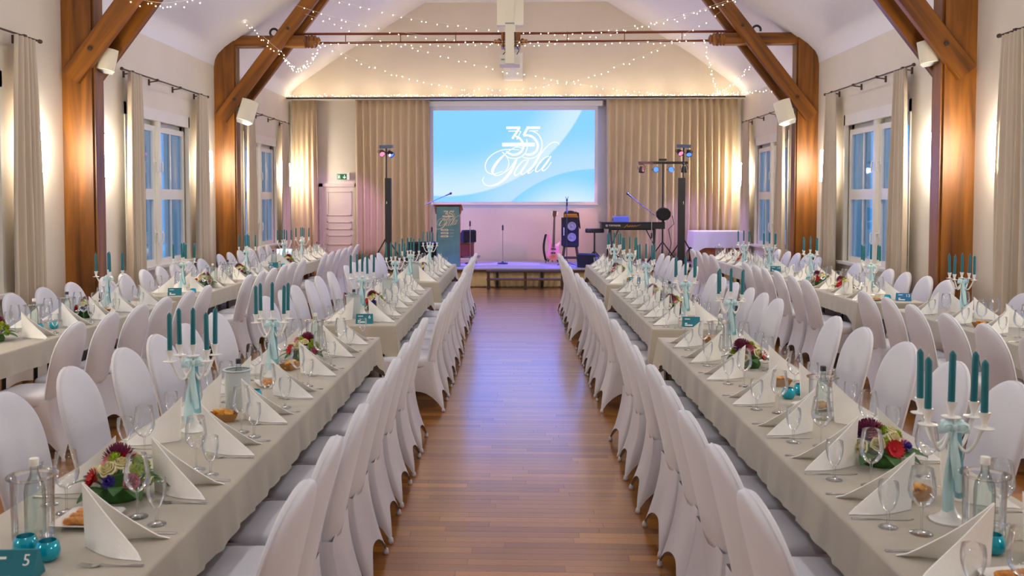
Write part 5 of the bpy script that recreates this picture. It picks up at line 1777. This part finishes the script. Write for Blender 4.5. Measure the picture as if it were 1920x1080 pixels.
cdm = MB()
cdm.loft([[(x, -0.045, 0.0005), (x, 0.045, 0.0005), (x, 0.004, 0.085), (x, -0.004, 0.085)] for x in (-0.075, 0.075)])
CARD = {'t': cdm.mesh('card', 'card_teal'), 'b': cdm.mesh('card', 'card_blue')}
def card(x, y, z, num, where, rz=0.0, kind='t', print_side=True):
    OBST.append((x, y, 0.07))
    t = thing('table_card', ('%s folded table card %s' % ('teal' if kind == 't' else 'blue', where)), 'table card', (x, y, z), rz, 'table cards')
    c = obj('card', CARD[kind], t)
    tilt = math.atan2(0.041, 0.0845)
    def onface(u, v):   # u across, v up the sloped front face
        return (u, -0.045 + 0.041 * v / 0.0845 - 0.0006, v)
    if num:
        o = obj('number', text_mesh(num, 0.046, 'card_print', 0.0004), t, onface(0.048 - 0.006 * (len(num) - 1), 0.058), (R(90) - tilt, 0, 0))
    g = MB()
    for (ua, ub, v, w) in ((-0.055, -0.01, 0.066, 0.006), (-0.055, -0.035, 0.03, 0.009), (-0.055, 0.01, 0.016, 0.009)):
        ribbon_into(g, [(ua, v, w), (ub, v, w)], lambda u, v, l: (u, -0.0455 + 0.041 * v / 0.0845 - l, v), 0.0008)
    obj('print_line', g.mesh('print_line', 'card_print'), t)

# ------------------------------------------------------------------ tables, cloths, settings, chairs
TZ = 0.745
def lin(a, b, n):
    return [a + (b - a) * i / (n - 1) for i in range(n)]
# id: x0, x1, y0, y1, words, (settings, chairs) on the -x side and on the +x side
TAB = {
 'L1': dict(x=(-1.83, -1.10), y=(2.30, 7.05), w='nearest inner left table'),
 'L2': dict(x=(-1.79, -1.06), y=(7.68, 11.02), w='middle inner left table'),
 'L3': dict(x=(-1.76, -1.03), y=(11.68, 15.05), w='farthest inner left table'),
 'R1': dict(x=(1.14, 1.87), y=(2.30, 7.10), w='nearest inner right table'),
 'R2': dict(x=(1.17, 1.90), y=(7.55, 10.95), w='middle inner right table'),
 'R3': dict(x=(1.18, 1.91), y=(11.45, 14.95), w='farthest inner right table'),
 'A': dict(x=(-4.43, -3.70), y=(5.30, 9.45), w='nearest outer left table'),
 'B': dict(x=(-4.38, -3.65), y=(9.92, 13.45), w='middle outer left table'),
 'C': dict(x=(-4.34, -3.61), y=(13.98, 17.60), w='farthest outer left table'),
 'D': dict(x=(3.82, 4.55), y=(5.30, 9.05), w='nearest outer right table'),
 'E': dict(x=(3.68, 4.41), y=(9.58, 13.05), w='middle outer right table'),
 'F': dict(x=(3.60, 4.33), y=(13.50, 16.90), w='farthest outer right table'),
}
SET = {   # settings (napkin centre) on the low-x side, high-x side
 'L1': ([3.32, 3.97, 4.50, 5.02, 5.60, 6.15, 6.72], [2.72, 3.27, 3.84, 4.40, 4.95, 5.58, 6.24, 6.78]),
 'L2': ([8.02, 8.55, 9.05, 9.62, 10.15, 10.75], [7.99, 8.44, 9.04, 9.52, 10.10, 10.76]),
 'L3': (lin(11.95, 14.75, 6), [11.90, 12.50, 13.04, 13.52, 14.14, 14.80]),
 'R1': ([2.66, 3.20, 3.70, 4.24, 4.87, 5.53, 6.10, 6.72], [2.75, 3.28, 3.85, 4.40, 4.95, 5.52, 6.12, 6.70]),
 'R2': ([7.88, 8.42, 8.93, 9.43, 10.0, 10.63], lin(7.95, 10.6, 6)),
 'R3': (lin(11.68, 14.70, 6), lin(11.75, 14.6, 6)),
 'A': ([7.51, 8.03, 8.55, 9.02], [6.96, 7.56, 8.05, 8.61, 9.19]),
 'B': (lin(10.35, 13.15, 6), [10.48, 11.05, 11.52, 12.07, 12.6, 13.15]),
 'C': (lin(14.4, 17.2, 6), lin(14.4, 17.2, 6)),
 'D': ([6.85, 7.45, 8.05, 8.68], [7.3, 7.8, 8.3, 8.8]),
 'E': (lin(9.95, 12.7, 6), lin(9.95, 12.7, 6)),
 'F': (lin(13.85, 16.5, 6), lin(13.85, 16.5, 6)),
}
CH = {    # chairs: (origin x of low-x side, list), (origin x of high-x side, list)
 'L1': ((-2.06, [3.96, 4.59, 5.17, 5.69, 6.22, 6.81]), (-0.99, [2.74, 3.24, 3.77, 4.31, 4.87, 5.43, 6.02, 6.57])),
 'L2': ((-1.98, [7.98, 8.54, 8.98, 9.61, 10.12, 10.75]), (-0.95, [7.82, 8.40, 8.98, 9.5, 10.06, 10.66])),
 'L3': ((-1.98, lin(11.8, 14.5, 6)), (-0.98, [11.8, 12.36, 12.92, 13.46, 14.0, 14.42])),
 'R1': ((1.04, [2.69, 3.20, 3.72, 4.20, 4.75, 5.37, 5.98, 6.53]), (2.12, [4.36, 4.89, 5.53, 6.17, 6.78])),
 'R2': ((1.05, [7.84, 8.42, 8.97, 9.47, 10.02, 10.6]), (2.05, [7.96, 8.45, 8.95, 9.52, 10.10, 10.60])),
 'R3': ((1.02, [11.7, 12.3, 12.88, 13.44, 13.96, 14.44]), (2.08, [11.76, 12.40, 12.86, 13.45, 13.95, 14.49])),
 'A': ((-4.47, [8.17, 8.72, 9.28]), (-3.50, [6.27, 6.82, 7.36, 7.90, 8.46, 8.98])),
 'B': ((-4.42, [9.93, 10.42, 11.0, 11.5, 12.0, 12.5, 12.99]), (-3.47, [10.27, 10.80, 11.32, 11.86, 12.38, 12.95])),
 'C': ((-4.50, [14.11, 14.6, 15.15, 15.75, 16.34, 16.86]), (-3.45, [14.31, 14.89, 15.5, 16.03, 16.58, 17.3])),
 'D': ((3.68, [5.86, 6.4, 6.95, 7.55, 8.08, 8.63]), (4.50, [8.48])),
 'E': ((3.54, [9.89, 10.41, 11.01, 11.50, 11.98, 12.5]), (4.46, [9.85, 10.35, 10.91, 11.38, 11.95, 12.45])),
 'F': ((3.45, [14.25, 14.70, 15.2, 15.82]), (4.34, [13.71, 14.2, 14.71, 15.2, 15.78])),
}
GLASSES = []
for key, t in TAB.items():
    x0, x1 = t['x']
    y0, y1 = t['y']
    w = t['w']
    xc, yc = (x0 + x1) / 2, (y0 + y1) / 2
    inner = key[0] in 'LR'
    left = xc < 0
    side_name = {}
    aisle_hi = left
    for sgn in (-1, 1):
        toward_centre = (sgn > 0) == left
        side_name[sgn] = ('aisle side' if toward_centre else 'outer side') if inner else ('hall side' if toward_centre else 'window side')
    # table
    tb = thing('banquet_table', 'long folding table under the cloth, %s' % w, 'table', (xc, yc, 0), 0, 'banquet tables')
    nsec = 3 if y1 - y0 > 4 else 2
    for i in range(nsec):
        ya, yb = -(y1 - y0) / 2 + (y1 - y0) * i / nsec, -(y1 - y0) / 2 + (y1 - y0) * (i + 1) / nsec
        obj('tabletop', MB().bx(-0.355, 0.355, ya + (0.012 if i == 0 else 0.002), yb - (0.012 if i == nsec - 1 else 0.002), TZ - 0.03, TZ - 0.004).mesh('tabletop', 'bench_wood'), tb)
        for q in (ya + 0.22, yb - 0.22):
            for k in (-1, 1):
                obj('leg', MB().tube([(k * 0.21, q, TZ - 0.03), (k * 0.19, q, 0.03), (k * 0.22, q, 0.012)], 0.016, 6).mesh('leg', 'black_metal', True, 40), tb)
            obj('leg_brace', MB().tube([(-0.195, q, 0.14), (0.195, q, 0.14)], 0.013, 6).mesh('leg_brace', 'black_metal', True, 40), tb)
    cl = solo('tablecloth', cloth_mesh((x1 - x0) / 2, (y1 - y0) / 2, 0.165, 0.33, 'tablecloth', 'table_cloth', 0.0055, seed=ord(key[0]) + ord(key[-1])), 'taupe cloth covering the %s' % w, 'tablecloth', (xc, yc, TZ), 0, 'taupe tablecloths')
    for si, sgn in ((0, -1), (1, 1)):
        xe = x0 if sgn < 0 else x1
        sn = side_name[sgn]
        # guests sit at xe looking toward -sgn
        rz = 0.0 if sgn > 0 else pi
        for i, ys in enumerate(SET[key][si]):
            where = '%s of %s, %s from camera' % (sn, w, ORD[i])
            # local frame: +x' = outward (sgn), inward distance a, right-hand offset b
            rh = 1 if sgn > 0 else -1
            P = lambda a, b: (xe - sgn * a, ys + rh * b, TZ)
            # napkin: mesh has its spine at x=+0.25 and its tips near x=0 -> spine points inward
            px = P(0.03, 0.0)
            jr = rngc.uniform(-0.12, 0.12)
            OBST.extend([(xe - sgn * 0.27, ys, 0.02), (xe - sgn * 0.2, ys, 0.04), (xe - sgn * 0.12, ys, 0.06)])
            solo('napkin', NAPKIN, 'folded standing napkin on %s' % where, 'napkin', (px[0], px[1], TZ + 0.0005), (0, 0, (pi if sgn > 0 else 0) + jr), 'folded napkins')
            if ys < 10.9:
                q = P(0.03, 0.135)
                kit('table_knife', 'table knife on %s' % where, 'knife', (q[0], q[1], TZ), (pi if sgn > 0 else 0) + rngc.uniform(-0.05, 0.05), KNIFE, 'table knives')
                q = P(0.03, -0.125)
                kit('table_fork', 'table fork on %s' % where, 'fork', (q[0], q[1], TZ), (pi if sgn > 0 else 0) + rngc.uniform(-0.05, 0.05), FORK, 'table forks')
            q = P(0.13 + rngc.uniform(-0.01, 0.01), 0.215 + rngc.uniform(-0.015, 0.015))
            if y0 + 0.05 < q[1] < y1 - 0.05:
                GLASSES.append(('tulip_glass', 'small tulip glass on %s' % where, 'glass', q, TULIP, 'small tulip glasses', 0.035))
            q = P(0.225 + rngc.uniform(-0.015, 0.015), 0.275 + rngc.uniform(-0.015, 0.015))
            if y0 + 0.05 < q[1] < y1 - 0.05:
                GLASSES.append(('wine_glass', 'large wine glass on %s' % where, 'wine glass', q, WINE, 'large wine glasses', 0.046))
        ox, ys_ = CH[key][si]
        ys_ = list(ys_)
        for i in range(1, len(ys_)):
            ys_[i] = max(ys_[i], ys_[i - 1] + 0.488)
        for i, y in enumerate(ys_):
            # chair faces the table: local +Y is front
            rzc = R(90) if sgn > 0 else R(-90)
            chair(ox, y, rzc, 'white covered chair on %s of %s, %s from camera' % (sn, w, ORD[i]), 'white covered banquet chairs')

# centre pieces: key -> list
def cand(x, y, label, k, rz=0.0):
    OBST.append((x, y, 0.065))
    kit('candelabra', label, 'candelabra', (x, y, TZ), rz, CAND[k % 3], 'white five arm candelabras with teal candles')
cn = 0
CANDS = {'L1': [(-1.55, 4.15), (-1.53, 5.45)], 'L2': [(-1.48, 8.40), (-1.47, 10.65)], 'L3': [(-1.44, 11.95), (-1.40, 14.25)],
         'R1': [(1.50, 3.06), (1.62, 6.68)], 'R2': [(1.55, 8.10), (1.52, 10.35)], 'R3': [(1.58, 12.3), (1.52, 13.7)],
         'A': [(-4.02, 8.55)], 'B': [(-3.98, 10.40), (-4.0, 12.95)], 'C': [(-4.0, 15.05), (-3.98, 16.25)],
         'D': [(4.24, 8.50)], 'E': [(4.10, 10.30), (4.05, 12.25)], 'F': [(3.95, 13.85), (3.78, 14.75)]}
for key, lst in CANDS.items():
    for i, (x, y) in enumerate(lst):
        where = TAB[key]['w']
        lab = 'white candelabra with five teal candles on %s' % where
        if len(lst) > 1:
            lab += ', nearer one' if i == 0 else ', farther one'
        cand(x, y, lab, cn, rngc.uniform(-0.07, 0.07) + (0.36 if key == 'L1' else 0.0))
        cn += 1

# nearest inner left table
W = 'on nearest inner left table'
card(-1.48, 2.50, TZ, '5', 'reading 5 ' + W, 0.1)
tealight(-1.445, 2.63, TZ, 'teal tealight holder right beside the number 5 card')
tealight(-1.535, 2.665, TZ, 'teal tealight holder in front of the nearest clear cooler')
cooler(-1.585, 2.80, TZ, 0, 'white', 'behind the number 5 card')
plate(-1.475, 2.93, TZ, 'behind the number 5 card')
flowers(-1.475, 3.30, TZ, 'colourful flower arrangement %s, nearer one' % W, 0)
boat(-1.47, 4.33, TZ, '%s, nearer one' % W, 0.2)
cooler(-1.48, 4.60, TZ, 1, 'black', 'halfway along nearest inner left table')
tealight(-1.44, 4.78, TZ, 'teal tealight holder beside the frosted cooler %s' % W)
plate(-1.46, 5.20, TZ, 'before the farther candelabra %s' % W, 9, 0.5)
boat(-1.47, 5.68, TZ, '%s, farther one' % W, 1.2)
flowers(-1.46, 5.98, TZ, 'colourful flower arrangement %s, farther one' % W, 1)
cooler(-1.50, 6.48, TZ, 0, 'white', 'near far end of nearest inner left table')
tealight(-1.42, 6.62, TZ, 'teal tealight holder near far end of nearest inner left table')
# middle inner left
W = 'on middle inner left table'
card(-1.36, 7.82, TZ, '6', 'reading 6 ' + W, 0.05)
plate(-1.29, 8.16, TZ, 'beside the number 6 card', 9, 0.3)
cooler(-1.53, 8.20, TZ, 1, 'black', 'behind the number 6 card')
flowers(-1.42, 8.78, TZ, 'flower arrangement past the candelabra %s' % W, 2)
boat(-1.42, 9.2, TZ, W, 0.3)
tealight(-1.38, 9.5, TZ, 'teal tealight holder halfway along middle inner left table')
cooler(-1.46, 9.95, TZ, 1, 'white', 'halfway along middle inner left table')
# farthest inner left
W = 'on farthest inner left table'
cooler(-1.40, 12.35, TZ, 1, 'black', W)
flowers(-1.36, 12.75, TZ, 'red flower arrangement %s' % W, 3)
boat(-1.40, 13.4, TZ, W, 0.4)
tealight(-1.36, 13.1, TZ, 'teal tealight holder %s' % W)
# nearest inner right
W = 'on nearest inner right table'
plate(1.47, 2.58, TZ, 'at near end of nearest inner right table', 9, 0.2)
tealight(1.50, 2.78, TZ, 'teal tealight holder at near end of nearest inner right table')
tealight(1.585, 2.74, TZ, 'teal tealight holder second at near end of nearest inner right table')
cooler(1.545, 2.92, TZ, 0, 'white', 'before the near candelabra of nearest inner right table')
boat(1.47, 3.28, TZ, '%s, nearer one' % W, 0.3)
flowers(1.535, 3.72, TZ, 'colourful flower arrangement %s, nearer one' % W, 2, 1.0, 1.0)
cooler(1.56, 4.50, TZ, 0, 'black', 'halfway along nearest inner right table')
plate(1.60, 4.72, TZ, 'halfway along nearest inner right table', 9, 0.6)
tealight(1.52, 4.93, TZ, 'teal tealight holder halfway along nearest inner right table')
tealight(1.62, 4.97, TZ, 'teal tealight holder behind the clear cooler %s' % W)
boat(1.56, 5.27, TZ, '%s, farther one' % W, 0.1)
flowers(1.54, 5.86, TZ, 'colourful flower arrangement %s, farther one' % W, 3, 1.0, 2.0)
boat(1.52, 6.85, TZ, 'at far end of nearest inner right table', 0.4)
cooler(1.50, 6.5, TZ, 0, 'white', 'near far end of nearest inner right table')
# middle inner right
W = 'on middle inner right table'
card(1.53, 7.72, TZ, None, W, -0.1)
boat(1.40, 7.86, TZ, 'beside the card %s' % W, 0.3)
flowers(1.55, 8.62, TZ, 'flower arrangement past the candelabra %s' % W, 0, 1.0, 1.5)
cooler(1.58, 9.05, TZ, 0, 'black', W)
flowers(1.50, 9.55, TZ, 'dark red flower arrangement %s, farther one' % W, 1, 1.0, 0.5)
tealight(1.45, 9.9, TZ, 'teal tealight holder %s' % W)
# farthest inner right
W = 'on farthest inner right table'
boat(1.48, 11.9, TZ, W, 0.3)
card(1.56, 11.62, TZ, None, W, -0.1)
flowers(1.48, 12.8, TZ, 'flower arrangement %s' % W, 2)
cooler(1.52, 13.2, TZ, 1, 'black', W)
# outer left
W = 'on nearest outer left table'
flowers(-4.09, 6.72, TZ, 'red and green flower arrangement at left picture edge %s' % W, 3)
cooler(-4.12, 7.35, TZ, 0, 'white', W + ', nearer one')
tealight(-4.02, 7.25, TZ, 'teal tealight holder nearer one %s' % W)
tealight(-3.97, 7.40, TZ, 'teal tealight holder farther one %s' % W)
cooler(-4.12, 7.9, TZ, 0, 'black', W + ', farther one')
flowers(-4.05, 8.15, TZ, 'flower arrangement before the candelabra %s' % W, 0)
boat(-4.02, 8.38, TZ, W, 0.2)
tealight(-4.0, 8.9, TZ, 'teal tealight holder past the candelabra %s' % W)
W = 'on middle outer left table'
card(-3.95, 10.03, TZ, None, W, 0.25)
tealight(-3.80, 10.2, TZ, 'teal tealight holder beside the card %s' % W)
boat(-3.86, 10.55, TZ, W, 0.2)
flowers(-3.93, 10.98, TZ, 'flower arrangement %s, nearer one' % W, 1)
cooler(-4.0, 11.5, TZ, 0, 'white', W + ', nearer one')
cooler(-4.02, 12.1, TZ, 0, 'black', W + ', farther one')
flowers(-3.95, 12.45, TZ, 'flower arrangement %s, farther one' % W, 2)
W = 'on farthest outer left table'
card(-3.93, 14.1, TZ, None, W, 0.2)
tealight(-3.80, 14.2, TZ, 'teal tealight holder %s' % W)
cooler(-4.05, 14.5, TZ, 1, 'black', W)
flowers(-3.82, 14.55, TZ, 'red flower arrangement %s' % W, 3)
boat(-3.95, 15.5, TZ, W, 0.2)
cooler(-3.95, 17.2, TZ, 1, 'black', 'at far end of farthest outer left table')
lt_ = thing('laptop', 'open laptop with bright screen on farthest outer left table', 'laptop', (-4.20, 15.75, TZ), 0.2)
obj('base', MB().bx(-0.15, 0.15, -0.02, 0.2, 0.0005, 0.016).mesh('base', 'black_plastic'), lt_)
m = MB().bx(-0.15, 0.15, -0.008, 0.0, 0.0, 0.2)
lid = obj('lid', m.mesh('lid', 'black_plastic'), lt_, (0, 0.2, 0.014), (R(-12), 0, 0))
obj('display', MB().bx(-0.14, 0.14, -0.0095, -0.008, 0.012, 0.19).mesh('display', 'laptop_glow'), lid)
# outer right
W = 'on nearest outer right table'
flowers(4.16, 6.95, TZ, 'pink rose flower arrangement at right picture edge %s' % W, 1, 1.0, 4.0)
boat(4.05, 7.75, TZ, W, 0.2)
tealight(4.02, 7.58, TZ, 'teal tealight holder nearer one %s' % W)
tealight(4.10, 7.60, TZ, 'teal tealight holder second one %s' % W)
tealight(4.02, 8.75, TZ, 'teal tealight holder by the wall end %s' % W)
tealight(4.11, 8.80, TZ, 'teal tealight holder last one %s' % W)
plate(4.2, 6.6, TZ, W, 6, 0.2)
W = 'on middle outer right table'
card(4.24, 9.75, TZ, '13', 'reading 13 ' + W, -0.25, 'b')
plate(3.93, 9.85, TZ, W, 6, 0.3)
tealight(4.08, 9.78, TZ, 'teal tealight holder beside the number 13 card')
flowers(3.93, 10.62, TZ, 'white and green flower arrangement %s, nearer one' % W, 0)
boat(3.92, 11.15, TZ, W, 0.4)
flowers(3.93, 11.55, TZ, 'white and green flower arrangement %s, farther one' % W, 2)
tealight(3.95, 12.0, TZ, 'teal tealight holder past the bread tray %s' % W)
W = 'on farthest outer right table'
card(3.98, 13.62, TZ, '14', 'reading 14 ' + W, -0.15)
cooler(4.0, 14.15, TZ, 0, 'black', W + ', nearer one')
flowers(3.85, 15.0, TZ, 'flower arrangement %s' % W, 1)
boat(3.78, 15.6, TZ, W, 0.2)
cooler(3.8, 16.6, TZ, 0, 'white', W + ', farther one')

# glasses last, each nudged clear of the centre pieces
for nm, lab, cat, q, parts, grp, r_ in GLASSES:
    best = None
    for dx, dy in ((0, 0), (0, .03), (0, -.03), (.03, 0), (-.03, 0), (0, .06), (0, -.06), (.05, .03), (-.05, .03), (.05, -.03), (-.05, -.03), (0, .09), (0, -.09), (.07, .05), (-.07, .05), (.07, -.05), (-.07, -.05)):
        if all((q[0] + dx - a) ** 2 + (q[1] + dy - b) ** 2 > (r_ + c) ** 2 for a, b, c in OBST):
            best = (q[0] + dx, q[1] + dy, q[2])
            break
    if best is None:
        best = q
    OBST.append((best[0], best[1], r_))
    kit(nm, lab, cat, best, 0, parts, grp)
